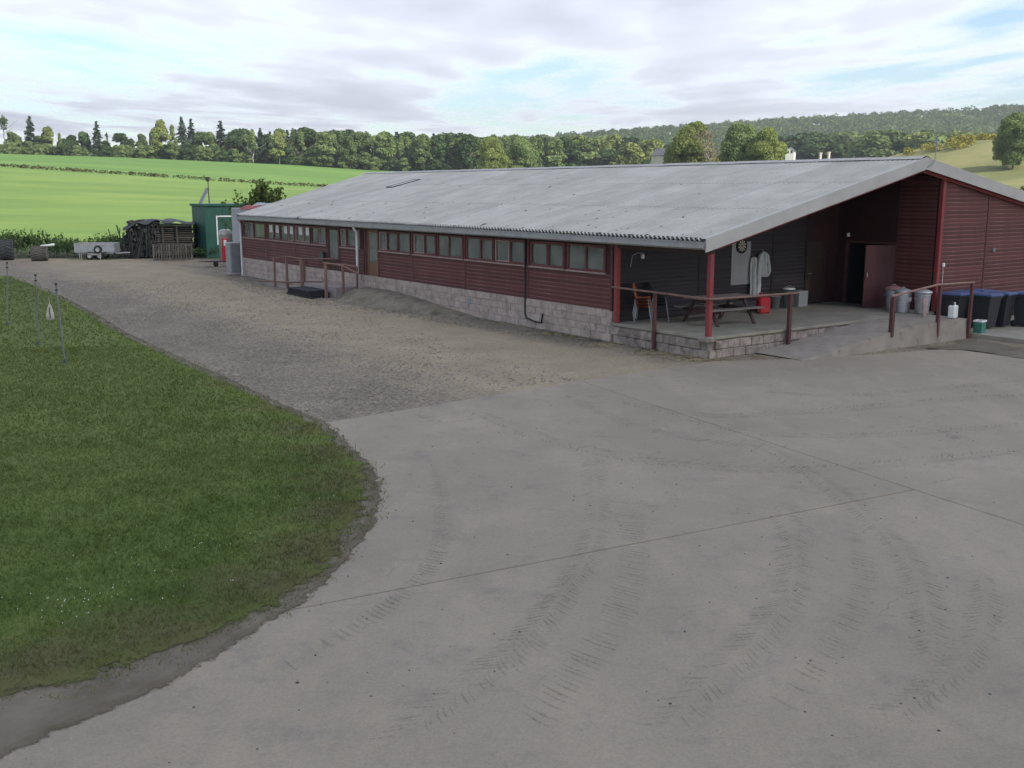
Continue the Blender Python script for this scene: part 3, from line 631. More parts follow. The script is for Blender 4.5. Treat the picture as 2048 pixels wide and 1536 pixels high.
# long wall carcass (openings left for the windows and doors)
WIN = [(32.0, 29.13, [31.4, 30.65]), (28.9, 25.74, [28.1, 27.34, 26.42]), (25.6, 24.0, [24.75]), (23.9, 22.36, [23.1]), (20.98, 19.2, [20.45, 19.57]),
       (17.60, 15.18, [16.95, 16.09]), (14.92, 13.30, [14.13]), (13.22, 11.55, [12.44]), (11.33, 9.67, [10.47]), (9.60, 7.88, [8.74]), (7.63, 5.91, [6.73]), (5.78, 4.03, [4.93])]
DOORS = [(22.27, 21.12), (18.66, 17.66)]
SILL, WTOP = 1.93, 2.70
wall = MB(); spans = sorted([(b, a) for a, b, _ in WIN] + [(b, a) for a, b in DOORS]); cur = 3.72
for b, a in spans:
    if b > cur: wall.box(0.0, 0.1, cur, b, SILL, WTOP)
    cur = a
wall.box(0.0, 0.1, cur, TW-0.3, SILL, WTOP); wall.box(0.0, 0.1, 3.72, TW-0.3, WTOP, 2.92)
ds = sorted((b, a) for a, b in DOORS); cur = 3.72
for b, a in ds: wall.box(0.0, 0.1, cur, b, 0.9, SILL); cur = a
wall.box(0.0, 0.1, cur, TW-0.3, 0.9, SILL)
lw = obj('long_wall', wall, M['backing'], shed)

BH = 0.125
bp = [(0, 0), (-0.022, 0.002), (-0.022, BH-0.034), (-0.005, BH-0.005), (0, BH-0.005)]
M['worn'] = simple('skylit_paint_edge', (0.235, 0.10, 0.092), (0.125, 0.04, 0.04), 2.0, 0.7, stretch=(3, 1, 1))  # skylight caught on the board chamfers, put into paler edge colours
M['darkclad'] = simple('dark_stained_cladding', (0.036, 0.030, 0.034), (0.024, 0.02, 0.024), 2.5, 0.7, 0.15, 30, 0.15, stretch=(0.6, 1, 6)); M['darkworn'] = simple('dark_board_edge', (0.065, 0.055, 0.06), (0.04, 0.034, 0.038), 2, .7)  # near-black board tone for the porch back wall, edges paler again
def board_mesh(a, b):
    me = MB().prism(bp[::-1], 0, 1).mesh('board'); me.materials.append(M[a]); me.materials.append(M[b])
    for p in me.polygons:
        if .3 < abs(p.normal.y) < .97 and abs(p.normal.z) > .3: p.material_index = 1
    return me
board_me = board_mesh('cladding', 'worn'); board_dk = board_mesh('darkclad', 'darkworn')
def boards(parent, face, a0, a1, off, z0, z1f, bm_=None):
    """face 'L': on the long side direction (facing -x), 'G': gable direction (facing -y); z1f gives the top at both ends"""
    z = z0
    while True:
        lo, hi = a0, a1
        top = z + BH
        if callable(z1f):
            xs = np.linspace(a0, a1, 60); ok = [x for x in xs if z1f(x) > top-0.03]
            if len(ok) < 3: break
            lo, hi = min(ok), max(ok)
        elif top > z1f + 0.002: break
        if face == 'L': obj('board', bm_ or board_me, None, parent, (off, hi, z), (0, 0, H90), (hi-lo, 1, 1))
        else: obj('board', bm_ or board_me, None, parent, (lo, off, z), None, (hi-lo, 1, 1))
        z += BH
for a0, a1 in ((3.79, 7.71), (7.80, 11.40), (11.48, 14.99), (15.07, 17.62), (18.94, 21.08), (22.32, 25.63), (25.71, 28.96), (29.05, 32.25)):
    boards(lw, 'L', a0, a1, -0.001, 0.895, 1.9)
for t in (7.755, 11.44, 15.03, 18.8, 25.67, 29.0):
    obj('batten', MB().box(-0.035, -0.001, t-0.035, t+0.035, 0.87, 2.86, None, 0.004), M['frame'], lw)
obj('corner_board', MB().box(-0.05, 0.1, 3.70, 3.785, 0.87, 2.86, None, 0.004), M['darkred'], lw)
obj('end_board', MB().box(-0.045, 0.08, TW-0.38, TW-0.29, 0.87, 2.86, None, 0.004), M['redpaint'], lw)

def window(a, b, mul):
    fr = MB(); x0, x1 = -0.03, 0.07; w = 0.05
    fr.box(x0, x1, b, a, WTOP-w, WTOP, None, .004).box(x0, x1, b, a, SILL, SILL+w, None, .004)
    edges = [b] + sorted(mul) + [a]
    for i, e in enumerate(edges):
        lo = e if i == 0 else (e-w if i == len(edges)-1 else e-w/2); fr.box(x0+.002, x1, lo, lo+w, SILL+w, WTOP-w)
    wo = obj('window', fr, M['frame'], shed)
    obj('sill', MB().box(-0.085, -0.002, b-0.03, a+0.03, SILL-0.045, SILL-0.002, None, .006), M['sill'], wo)
    for i in range(len(edges)-1):
        lo = edges[i] + (w if i == 0 else w/2); hi = edges[i+1] - (w if i == len(edges)-2 else w/2)
        obj('pane', MB().box(0.02, 0.026, lo, hi, SILL+w, WTOP-w), M['glass'], wo)
        if random.random() < 0.75:      # opening light inside the main frame
            cf = MB(); c = 0.028
            cf.box(x0-.012, 0.012, lo, hi, SILL+w, SILL+w+c).box(x0-.012, 0.012, lo, hi, WTOP-w-c, WTOP-w).box(x0-.012, 0.012, lo, lo+c, SILL+w+c, WTOP-w-c).box(x0-.012, 0.012, hi-c, hi, SILL+w+c, WTOP-w-c)
            obj('casement', cf, M['sill'] if random.random() < 0.3 else M['frame'], wo)
    # curtains hang at the sides, folded
    def curtain(y0, y1):
        k = max(4, int((y1-y0)/0.03)); V = []; F = []
        for j in range(k+1):
            y = y0+(y1-y0)*j/k; x = 0.062+0.014*math.sin(j*1.9)
            V += [(x, y, SILL-0.05), (x, y, WTOP)]
        for j in range(k): F.append((2*j, 2*j+2, 2*j+3, 2*j+1))
        obj('curtain', MB().add(V, F, True), M['curtain'], wo)
    cw = 0.20+0.2*random.random()
    curtain(a-cw, a-0.02)
    if random.random() < 0.5: curtain(b+0.02, b+0.12+0.1*random.random())
    return wo
wins = [window(*w) for w in WIN]
for wi, ys in ((1, (27.75, 26.75)), (2, (25.1, 24.35)), (1, (28.5, 26.1))):      # notices stuck in the panes
    for y in ys: obj('notice', MB().box(0.012, 0.016, y-0.17, y+0.17, 2.28, 2.62), M['paper'], wins[wi])

def glazed_door(a, b, zb, col, low):
    d = MB(); w = 0.1; zt = WTOP
    fr = obj('door', MB().box(-0.035, 0.07, b, b+0.06, zb, zt+0.08).box(-0.035, 0.07, a-0.06, a, zb, zt+0.08).box(-0.034, 0.07, b+.06, a-.06, zt+0.02, zt+0.08), M['frame'], shed)
    b2, a2 = b+.065, a-.065
    obj('leaf', MB().box(-0.01, 0.035, b2, b2+w, zb+.01, zt).box(-0.01, 0.035, a2-w, a2, zb+.01, zt).box(-0.01, 0.035, b2+w, a2-w, zt-w, zt).box(-0.01, 0.035, b2+w, a2-w, SILL-.62, SILL-.50).box(-0.01, 0.035, b2+w, a2-w, zb+.01, zb+.16), M[col], fr)
    obj('panel', MB().box(0.0, 0.02, b2+w, a2-w, zb+.16, SILL-.62), M[low], fr)
    obj('pane', MB().box(0.008, 0.014, b2+w, a2-w, SILL-.50, zt-w), M['glass'], fr)
    V = []; F = []
    for j in range(13): y = b2+w+(a2-w-b2-w)*j/12*0.75; x = 0.055+0.013*math.sin(j*2.0); V += [(x, y, SILL-.5), (x, y, zt-w)]
    for j in range(12): F.append((2*j, 2*j+2, 2*j+3, 2*j+1))
    obj('curtain', MB().add(V, F, True), M['curtain'], fr)
    obj('handle', MB().tube([(-0.012, b2+.05, 1.6), (-0.055, b2+.05, 1.6), (-0.055, b2+.16, 1.6)], 0.009, 6), M['galv'], fr)
    return fr
glazed_door(22.27, 21.12, 0.42, 'darkwood', 'darkwood')
glazed_door(18.66, 17.66, 0.52, 'brown_door', 'brown_door')
obj('mail_box', MB().box(-0.17, -0.025, 22.45, 22.80, 1.25, 1.62, None, .01).box(-0.2, -0.02, 22.43, 22.82, 1.622, 1.65, None, .006), M['mailbox'], shed)

# inside: a pale room partition, floor; other outside walls
obj('inner_wall', MB().box(1.6, 1.66, 3.9, TW-0.5, 0.55, 3.3).box(18.2, 18.3, 0.1, T1-.35, 0, 3.2), M['inner'], shed)
obj('inner_floor', MB().box(0.12, 18.1, 3.85, TW-0.5, 0.44, 0.5), M['bare_floor'], shed)
def gable_poly(mb, pts, y0, y1):
    n_ = len(pts); P = [(x, y0, z) for x, z in pts] + [(x, y1, z) for x, z in pts]
    mb.add(P, [tuple(range(n_)), tuple(range(2*n_-1, n_-1, -1))] + [(i, i+n_, (i+1) % n_+n_, (i+1) % n_) for i in range(n_)]); return mb
g1 = gable_poly(MB(), [(9.95, 0.0), (18.3, 0.0), (18.3, zroof(18.3)-.1), (9.95, zroof(9.95)-.1)], 0.02, 0.12)
gwall = obj('gable_wall', g1, M['backing'], shed)
for a0, a1 in ((10.02, 12.41), (12.49, 15.4), (15.48, 18.25)): boards(gwall, 'G', a0, a1, 0.019, 0.9, lambda s: zroof(s)-0.13)
for s in (12.45, 15.44): obj('batten', MB().box(s-.035, s+.035, -.02, .015, 0.88, zroof(s)-.12, None, .004), M['cladding'], gwall)
obj('corner_board', MB().box(9.93, 10.01, -0.03, 0.13, 0.88, zroof(9.97)-.12, None, .004), M['darkred'], gwall)
fg = MB()
for (sa, ta), (sb, tb) in (((0.1, TW-.32), (S_R, 34.8)), ((S_R, 34.8), (18.3, 34.8))):
    P = [(sa, ta, 0), (sb, tb, 0), (sb, tb, zroof(sb)-.1), (sa, ta, zroof(sa)-.1)]; Q = [(x, y+.08, z) for x, y, z in P]; fg.add(P+Q, [(0, 1, 2, 3), (7, 6, 5, 4), (0, 4, 5, 1), (1, 5, 6, 2), (2, 6, 7, 3), (3, 7, 4, 0)])
obj('far_gable_wall', fg, M['cladding'], shed)
# porch back wall and side wall with their doorways
b1 = gable_poly(MB(), [(0.101, .55), (8.25, .55), (8.25, 2.6), (9.25, 2.6), (9.25, .55), (9.95, .55), (9.95, zroof(9.95)-.1), (S_R, Z_R-.1), (0.101, zroof(.1)-.1)], 3.72, 3.84)
pb = obj('porch_back_wall', b1, M['backing'], shed)
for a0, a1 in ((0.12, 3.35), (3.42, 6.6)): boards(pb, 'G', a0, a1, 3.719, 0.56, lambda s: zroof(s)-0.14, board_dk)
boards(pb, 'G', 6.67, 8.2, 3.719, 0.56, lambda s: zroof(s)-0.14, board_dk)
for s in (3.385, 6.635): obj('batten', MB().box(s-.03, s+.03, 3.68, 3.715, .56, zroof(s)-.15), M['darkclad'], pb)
d_ = obj('door', MB().box(8.25, 8.31, 3.68, 3.80, .552, 2.6).box(9.19, 9.25, 3.68, 3.80, .552, 2.6).box(8.31, 9.19, 3.68, 3.80, 2.54, 2.6), M['darkwood'], pb)
obj('leaf', MB().box(8.315, 9.185, 3.72, 3.76, .57, 2.53, None, .005), M['dark_door'], d_); obj('handle', MB().tube([(8.42, 3.72, 1.55), (8.42, 3.66, 1.55), (8.54, 3.66, 1.55)], .01, 6), M['galv'], d_)
sw = MB()
for y0, y1, z0, z1 in ((0.13, 1.48, .55, zroof(9.9)-.1), (3.3, 3.718, .55, zroof(9.9)-.1), (1.48, 3.3, 2.55, zroof(9.9)-.1)): sw.box(9.86, 9.95, y0, y1, z0, z1)
sw = obj('porch_side_wall', sw, M['backing'], shed)
boards(sw, 'L', 0.14, 1.46, 9.859, 0.56, zroof(9.9)-.15)
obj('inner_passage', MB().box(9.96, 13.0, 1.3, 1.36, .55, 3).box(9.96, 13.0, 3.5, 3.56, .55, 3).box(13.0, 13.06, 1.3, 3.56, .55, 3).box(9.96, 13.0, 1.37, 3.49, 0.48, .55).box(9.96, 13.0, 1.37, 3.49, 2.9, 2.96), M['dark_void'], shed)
jd = obj('doorway', MB().box(9.83, 9.955, 1.42, 1.485, .553, 2.6).box(9.83, 9.955, 3.295, 3.36, .553, 2.6).box(9.83, 9.955, 1.486, 3.294, 2.54, 2.6), M['darkred'], sw)
# the red door leaf stands open into the porch
ld = MB(); ang = math.atan2(1.93-1.46, 8.80-9.80); Md = Matrix.Translation((9.82, 1.47, 0.575)) @ Matrix.Rotation(ang, 4, 'Z')
ld.box(0, 1.02, -.022, .022, 0, 1.96, Md, .004)
dl = obj('door_leaf', ld, M['doorred'], jd); dl['label'] = 'dark red plain door leaf standing open'
obj('handle', MB().box(.93, .96, -.07, -.023, .95, 1.1, Md).box(.93, .96, .023, .07, .95, 1.1, Md), M['galv'], jd)

# posts and beams of the porch
for s, t, zt in ((0.02, 3.56, 2.85), (0.06, 0.03, 2.85), (9.87, 0.0, zroof(9.9)-.12)):
    obj('post', MB().box(s-.065, s+.065, t-.065, t+.065, .552, zt, None, .008), M['redpaint'], shed)
obj('post_pad', MB().box(-0.17, .2, -.16, .2, .43, .562, None, .03), M['porch_block'], shed)
obj('eave_beam', MB().box(-.03, .1, -.05, 3.7, 2.66, 2.84, None, .006), M['darkwood'], shed)
rb = MB(); rb.bar((0.1, -.075, zroof(.1)-.29), (S_R, -.075, Z_R-.29), .05, .13); rb.bar((S_R, -.075, Z_R-.29), (18.3, -.075, zroof(18.3)-.29), .05, .13)
obj('rake_fascia', rb, M['redpaint'], shed)
for y in (1.2, 2.4): obj('rafter', MB().bar((0.05, y, zroof(.05)-.19), (S_R, y, Z_R-.19), .06, .16), M['darkwood'], shed)

# roof: boarding below, corrugated sheets above
rm = MB()
for sa, sb in ((S_E+.12, S_R), (S_R, S_RE-.12)):
    za, zb_ = zroof(sa), zroof(sb); ea, eb = tend(sa)-.06, tend(sb-.001 if sb == S_R else sb)-.06
    P = [(sa, T0+.06, za-.10), (sb, T0+.06, zb_-.10), (sb, eb, zb_-.10), (sa, ea, za-.10)]; Q = [(x, y, z+.045) for x, y, z in P]; rm.add(P+Q, [(3, 2, 1, 0), (4, 5, 6, 7), (0, 1, 5, 4), (1, 2, 6, 5), (2, 3, 7, 6), (3, 0, 4, 7)])
roof = obj('roof', rm, M['roof_under'], shed)
NCOL, NC = 35, 6; WSH = (T1-T0)/NCOL
def sheet_mesh(L, x0=None):
    K = NC*8; w = WSH + 0.05; V = []; xs = []
    for i in range(K+1):
        y = -w/2 + w*i/K; ph = 2*math.pi*NC*(y/WSH); z = 0.043*math.cos(ph); xa = min(L-.01, max(0, x0(y))) if x0 else 0
        V += [(xa, y, z), (L, y, z), (xa, y, z-0.009), (L, y, z-0.009)]
    mb = MB(); mb.add(V, [(4*i, 4*i+1, 4*i+5, 4*i+4) for i in range(K)], True); mb.add(V, [(4*i+2, 4*i+6, 4*i+7, 4*i+3) for i in range(K)], True)
    mb.add(V, [(4*i, 4*i+4, 4*i+6, 4*i+2) for i in range(K)] + [(4*i+1, 4*i+3, 4*i+7, 4*i+5) for i in range(K)] + [(0, 2, 3, 1), (4*K, 4*K+1, 4*K+3, 4*K+2)])
    me = mb.mesh('roof_sheet'); me.materials.append(M['roof']); return me
aL, aR = math.atan(SL), math.atan(SR)
LL = (S_R-S_E)/math.cos(aL); LR = (S_RE-S_R)/math.cos(aR); rows = 3
mL, mR = sheet_mesh(LL/rows+.12), sheet_mesh(LR/rows+.12)
for r_ in range(rows):
    for c in range(NCOL):
        t = T0 + WSH*(c+.5); lift = 0.004 + 0.012*r_ + 0.004*(c % 2) + random.uniform(0, .003)
        s = S_E + (S_R-S_E)*r_/rows - (.06 if r_ else 0); smin = lambda tt: S_E + (tt-31.85)/.375
        if smin(t-WSH/2) < S_E+(S_R-S_E)*(r_+1)/rows:
            me_ = mL
            if smin(t+WSH/2) > s: me_ = sheet_mesh(LL/rows+.12, lambda y, t=t, s=s: (smin(t+y)-s)/math.cos(aL))
            obj('roof_sheet', me_, None, roof, (s, t, zroof(s)+lift), (0, -aL+random.uniform(-.0007, .0007), random.uniform(-.002, .002)))
        s = S_RE - (S_RE-S_R)*r_/rows + (.06 if r_ else 0)
        obj('roof_sheet', mR, None, roof, (s, t, zroof(s)+lift), (0, -aR, math.pi))
obj('eaves_shade_strip', MB().box(S_E+.06, S_E+.10, T0+.05, tend(S_E)-.05, Z_E-.06, Z_E+.055), M['dark_void'], roof)  # black strip stands in for the shade under the corrugation ends
k = 0; t = T0
rc = MB(); rc.add([(-.26, 0, -.26*SL+.08), (-.26, 1.86, -.26*SL+.08), (-.05, 0, .10), (-.05, 1.86, .10), (.05, 0, .10), (.05, 1.86, .10), (.26, 0, -.26*SR+.08), (.26, 1.86, -.26*SR+.08)], [(0, 2, 3, 1), (2, 4, 5, 3), (4, 6, 7, 5)])
rcm = rc.mesh('ridge_cap'); rcm.materials.append(M['flash'])
while t < T1-.1:
    obj('ridge_cap', rcm, None, roof, (S_R, t, Z_R+.005+.006*(k % 2)), None, (1, min(1, (T1-t)/1.86), 1)); t += 1.80; k += 1
# verge flashing on both rakes of each gable
for y0, sg in ((T0-.04, 1), (T1+.0, -1)):
    vf = MB(); D = .34
    for (sa, sb) in ((S_E-.05, S_R), (S_R, S_RE+.05)):
        za, zb_ = zroof(sa) if sa > S_E else Z_E+SL*(sa-S_E), zroof(sb)
        if sa >= S_R: zb_ = Z_R-SR*(sb-S_R)
        ya, yb = (y0, y0) if sg > 0 else (tend(sa), tend(sb-.001 if sb == S_R else sb))
        P = [(sa, ya, za-D+.06), (sb, yb, zb_-D+.06), (sb, yb, zb_+.06), (sa, ya, za+.06), (sa, ya+.04, za-D+.06), (sb, yb+.04, zb_-D+.06), (sb, yb+.04, zb_+.06), (sa, ya+.04, za+.06)]
        vf.add(P, [(0, 1, 2, 3), (7, 6, 5, 4), (0, 4, 5, 1), (3, 2, 6, 7), (0, 3, 7, 4), (1, 5, 6, 2)])
        q = .041 if sg > 0 else -.001; w = .17*sg
        vf.add([(sa, ya+q, za+.058), (sb, yb+q, zb_+.058), (sb, yb+q+w, zb_+.052), (sa, ya+q+w, za+.052)], [(0, 1, 2, 3) if sg > 0 else (3, 2, 1, 0)])
    obj('verge_flashing', vf, M['flash'], roof)
ms_rng = random.Random(77); mo = MB()
for k in range(420):
    s_ = S_E + (S_R-S_E)*ms_rng.random()**1.3; t_ = ms_rng.uniform(T0+.3, tend(s_)-.3); r0 = ms_rng.uniform(.015, .05)*(2.0 if ms_rng.random() < .06 else 1); el = ms_rng.uniform(1, 3.2); z_ = zroof(s_)+.03
    ring = [(s_+el*r0*math.cos(a)*ms_rng.uniform(.7, 1.2)*math.cos(aL), t_+r0*math.sin(a)*ms_rng.uniform(.7, 1.2), z_+el*r0*math.cos(a)*math.sin(aL)) for a in [i*math.pi/3 for i in range(6)]]; mo.add(ring+[(s_, t_, z_+r0*.5)], [(i, (i+1) % 6, 6) for i in range(6)])
stuff(obj('moss', mo, simple('roof_moss', (0.085, 0.085, 0.06), (0.045, 0.045, 0.035), 6, .95), roof))
# gutter in lengths, fascia, downpipes
obj('eave_fascia', MB().box(S_E+.02, S_E+.055, T0, tend(S_E), Z_E-.24, Z_E-.035), M['gutter'], shed)
t = T0+.005
gp = [(0, .13), (0, .012), (-.02, 0), (-.115, 0), (-.135, .012), (-.135, .12), (-.145, .13), (-.128, .13), (-.128, .02), (-.01, .008), (-.01, .13)]
while t < tend(S_E)-.05:
    L = min(3.0, tend(S_E)-t-.004); V = [(S_E+.018+x, t+yy, Z_E-.205+z) for yy in (0, L-.006) for x, z in gp]; n_ = len(gp)
    obj('gutter', MB().add(V, [(i, (i+1) % n_, n_+(i+1) % n_, n_+i) for i in range(n_)] + [tuple(range(n_))[::-1], tuple(range(n_, 2*n_))]), M['gutter'], shed); t += L
def downpipe(t, zb, x=-.27):
    obj('downpipe', MB().tube([(S_E-.04, t, Z_E-.17), (S_E-.04, t, Z_E-.26), (x, t, Z_E-.42), (x, t, 1.5), (x, t, zb)], .05, 10), M['white_pipe'], shed)
downpipe(19.02, .3); downpipe(31.75, .03, -.26)
obj('waste_pipe', MB().tube([(-.07, 7.85, 2.75), (-.07, 7.85, 1.6), (-.07, 7.85, .42), (-.09, 7.75, .28), (-.1, 7.2, .20), (-.09, 6.95, .22), (-.085, 6.9, .5)], .026, 8), M['black'], shed)
obj('air_vent', MB().box(-.06, -.04, 11.05, 11.25, .42, .62).box(-.063, -.05, 11.07, 11.23, .45, .47).box(-.063, -.05, 11.07, 11.23, .51, .53).box(-.063, -.05, 11.07, 11.23, .57, .59), M['greymetal'], shed)
# roof hatch, aerial, outside lights and switch
hm = Matrix.Translation((5.9, 26.1, zroof(5.9))) @ Matrix.Rotation(-aL, 4, 'Y')
hb = MB(); hb.box(-.8, .8, -.30, -.26, .03, .10, hm).box(-.8, .8, .26, .30, .03, .10, hm).box(-.8, -.76, -.26, .26, .03, .10, hm).box(.76, .8, -.26, .26, .03, .10, hm)
hat = obj('roof_hatch', hb, M['black'], roof); obj('pane', MB().box(-.76, .76, -.26, .26, .07, .085, hm), M['flash'], hat)
ae = MB(); ae.tube([(8.62, -.27, 4.92), (8.75, -.30, 4.98), (8.86, -.30, 5.06), (8.89, -.30, 5.25), (8.89, -.30, 5.9)], .016, 6); ae.tube([(8.76, -.3, 5.72), (9.02, -.3, 5.72)], .008, 5); ae.box(8.875, 8.905, -.33, -.30, 5.5, 5.72)
obj('aerial', ae, M['greymetal'], shed)
for s, t, z, col, nm in ((10.13, -.04, 1.98, 'white', 'socket_box'), (9.72, 3.2, 2.8, 'white', 'lamp'), (1.05, 3.66, 2.38, 'white', 'wall_lamp'), (12.9, -.03, 2.35, 'greymetal', 'hook')):
    obj(nm, MB().box(s-.05, s+.05, t-.035, t+.035, z-.06, z+.06, None, .012), M[col], shed)
obj('cable', MB().tube([(10.13, -.03, 1.93), (10.15, -.03, 1.75), (10.15, -.03, 1.4)], .01, 5), M['white'], shed)
obj('wall_bracket', MB().tube([(.62, 3.68, 2.1), (.62, 3.62, 2.42), (.70, 3.5, 2.5), (.9, 3.45, 2.48)], .014, 6), M['galv'], shed)

# ------------------------------------------------------------------ ramp, landing, bin stand
def bpoly(mb, pts_bottom, pts_top):
    n_ = len(pts_bottom); mb.add(list(pts_bottom)+list(pts_top), [tuple(range(n_))[::-1], tuple(range(n_, 2*n_))] + [(i, (i+1) % n_, n_+(i+1) % n_, n_+i) for i in range(n_)]); return mb
def jag(a, b, k, j):
    a = Vector(a); b = Vector(b); return [a.lerp(b, i/k) + (Vector((random.gauss(0, j), random.gauss(0, j), 0)) if 0 < i < k else Vector((0, 0, 0))) for i in range(k)]
rp = MB()
def rz(s): return 0.012 + 0.535*min(1, max(0, (s-1.75)/4.6))
K = 26; ss = [1.75+(9.12-1.75)*i/K for i in range(K+1)]
top = []; 
for i, s in enumerate(ss):
    j = random.gauss(0, .016); top.append((s, -1.62+j*(0.4+0.6*(s < 7)), rz(s)))
V = []; F = []
for i, s in enumerate(ss):
    z = rz(s); V += [(s, -.058, z), (s, top[i][1], z), (s, top[i][1]-.012-.012*random.random(), z*0.55-.01), (s, top[i][1]-.03-.03*random.random(), -.03)]
for i in range(K):
    a = 4*i; b = a+4; F += [(a, a+1, b+1, b), (a+1, a+2, b+2, b+1), (a+2, a+3, b+3, b+2)]
F.append((4*K, 4*K+1, 4*K+2, 4*K+3))
ramp_m = simple('ramp_concrete', (0.30, 0.265, 0.225), (0.225, 0.198, 0.168), 1.6, 0.92, 0.5, 24, dirt=((0.11, 0.092, 0.07), 3.0, 0.55, 0.6))
struct(obj('ramp', MB().add(V, F), ramp_m, None, BORG, BYAW))
bs = MB(); bs.box(9.22, 19.0, -3.55, -.02, -.1, .12, None, .015)
struct(obj('bin_stand', bs, M['porch_floor'], None, BORG, BYAW))
sheet('soil_verge', densify([G(*p) for p in [(1850, 696), (1905, 690), (1942, 676), (2060, 700), (2090, 722), (2030, 716), (1975, 706), (1930, 700), (1890, 700)]], .15, .03), .010, M['soil'])
# earth bank and path by the brown door
def bank():
    N1, N2 = 44, 12; V = []; F = []
    for i in range(N1+1):
        t = 8.6 + 10.6*i/N1; hh = 0.44*float(_sm(9.4, 17.0, t))*float(_sm(19.2, 18.4, t)); wd = 0.6+1.1*float(_sm(9, 18, t))
        for j in range(N2+1):
            u = j/N2; s = -.045 - wd*u; z = hh*(1-float(_sm(.35, 1, u))) - .03*u + .03*math.sin(i*1.7+j)*hh + random.uniform(-.012, .012)
            V.append((s, t, z if u < 1 else -.03))
    for i in range(N1):
        for j in range(N2): a = i*(N2+1)+j; F.append((a, a+1, a+N2+2, a+N2+1))
    m = simple('bank_earth', (0.27, 0.23, 0.17), (0.16, 0.135, 0.10), 2.4, 0.95, 0.9, 10, dirt=((0.062, 0.068, 0.03), 1.1, 0.50, 0.85))
    o = obj('earth_bank', MB().add(V, F, True), m, None, BORG, BYAW); return struct(o)
bank()

# handrails round the porch, each a timber thing of its own
def rail(name, label, posts, runs, mat='darkred', r=.032, group=None):
    p0 = posts[0]; t = thing(name, label, 'handrail', B(p0[0], p0[1], p0[2]), BYAW, group); o = Vector((p0[0], p0[1], p0[2]))
    for s, y, z0, z1, w in posts: obj('post', MB().box(s-w/2-o.x, s+w/2-o.x, y-w/2-o.y, y+w/2-o.y, z0-o.z, z1-o.z, None, .006), M[mat], t)
    for run in runs: obj('top_rail', MB().tube([Vector(p)-o for p in run], r, 8), M['railwood'], t)
    return t
rail('porch_handrail', 'weathered timber handrail bending round the red corner post of the porch', [(-.10, 1.87, -.03, 1.55, .085), (2.93, -.16, .0, 1.52, .1)],
     [[(-.02, 3.78, 1.56), (-.13, 1.9, 1.56), (-.12, .1, 1.545), (-.06, -.1, 1.54), (.1, -.14, 1.54), (1.5, -.17, 1.53), (3.25, -.17, 1.52)]])
rail('ramp_handrail', 'bent timber handrail on three posts along the concrete ramp', [(5.42, -1.60, .30, 1.41, .11), (7.55, -1.62, -.02, 1.62, .09), (9.02, -1.70, -.02, 1.60, .085)],
     [[(5.35, -1.60, 1.42), (6.5, -1.62, 1.54), (7.4, -1.63, 1.63), (9.1, -1.7, 1.615)]])

# ------------------------------------------------------------------ things on the porch
def chair_tree(loc, rot, label, seatmat, group):
    t = thing('stacking_chair', label, 'chair', loc, rot, group)
    mb = MB(); prof = [(.22, .435), (.20, .45), (.0, .432), (-.17, .44), (-.215, .50), (-.235, .62), (-.25, .82), (-.262, .84)]
    V = []; F = []
    for y, z in prof:
        for i in range(5):
            x = -.21+.42*i/4; V.append((x, y - .02*(1-(x/.21)**2)*(z > .46), z+.018*(x/.21)**2*(z < .46)))
    n_ = len(V); V += [(a, b-.008, c-.010) for a, b, c in V]
    for r_ in range(len(prof)-1):
        for i in range(4): a = r_*5+i; F += [(a, a+1, a+6, a+5), (n_+a, n_+a+5, n_+a+6, n_+a+1)]
    obj('shell', mb.add(V, F, True), M[seatmat], t)
    for sx in (-1, 1):
        obj('leg', MB().tube([(sx*.15, .17, .43), (sx*.21, .20, .40), (sx*.235, .25, 0)], .011, 6), M['greymetal'], t)
        obj('leg', MB().tube([(sx*.15, -.14, .43), (sx*.21, -.17, .40), (sx*.235, -.24, 0)], .011, 6), M['greymetal'], t)
    obj('under_frame', MB().tube([(-.15, .17, .43), (.15, .17, .43)], .010, 6).tube([(-.15, -.14, .43), (.15, -.14, .43)], .010, 6), M['greymetal'], t)
    return t
cz = .552
c0 = chair_tree(B(.74, 3.22, cz), R(-104), 'orange plastic chair with metal legs, lowest of the stack beside the red porch post', 'orange', 'stack of orange chairs')
for k in range(1, 4):
    lab = 'orange plastic chair with metal legs, topmost of the stack beside the red porch post' if k == 3 else 'orange plastic chair in the middle of the stack beside the red porch post'
    dup(c0, B(.74, 3.22, cz+.085*k) - Vector((.016*k, 0, 0)), R(-104), None, lab, 'stack of orange chairs')
c1 = chair_tree(B(1.45, 3.3, cz), R(-98), 'dark green plastic chair, lowest of the dark stack next to the orange chairs', 'dgreen_plastic', 'stack of dark chairs')
for k in range(1, 4): dup(c1, B(1.45, 3.3, cz+.085*k) - Vector((.016*k, 0, 0)), R(-98), None, 'dark green plastic chair higher up in the dark stack next to the orange chairs', 'stack of dark chairs')

def picnic():
    t = thing('picnic_table', 'weathered grey picnic table with attached benches on the porch', 'picnic table', B(2.45, 1.95, .552), BYAW+R(-4))
    L = 2.0
    for i in range(5): obj('table_plank', MB().box(-L/2, L/2, -.37+.15*i, -.37+.15*i+.14, .72, .755, None, .006), M['tablewood'], t)
    for sy in (-1, 1):
        for k in range(2): obj('bench_plank', MB().box(-L/2, L/2, sy*.66-.14+.145*k, sy*.66-.14+.145*k+.135, .43, .465, None, .006), M['tablewood'], t)
    for sx in (-.68, .68):
        for sy in (-1, 1): obj('leg', MB().bar((sx, sy*.22, .72), (sx, sy*.72, .0), .045, .10, (1, 0, 0)), M['darkwood'], t)
        obj('cross_beam', MB().box(sx+.026, sx+.068, -.80, .80, .335, .428), M['darkwood'], t); obj('top_beam', MB().box(sx-.07, sx-.026, -.36, .36, .62, .718), M['darkwood'], t)
    return t
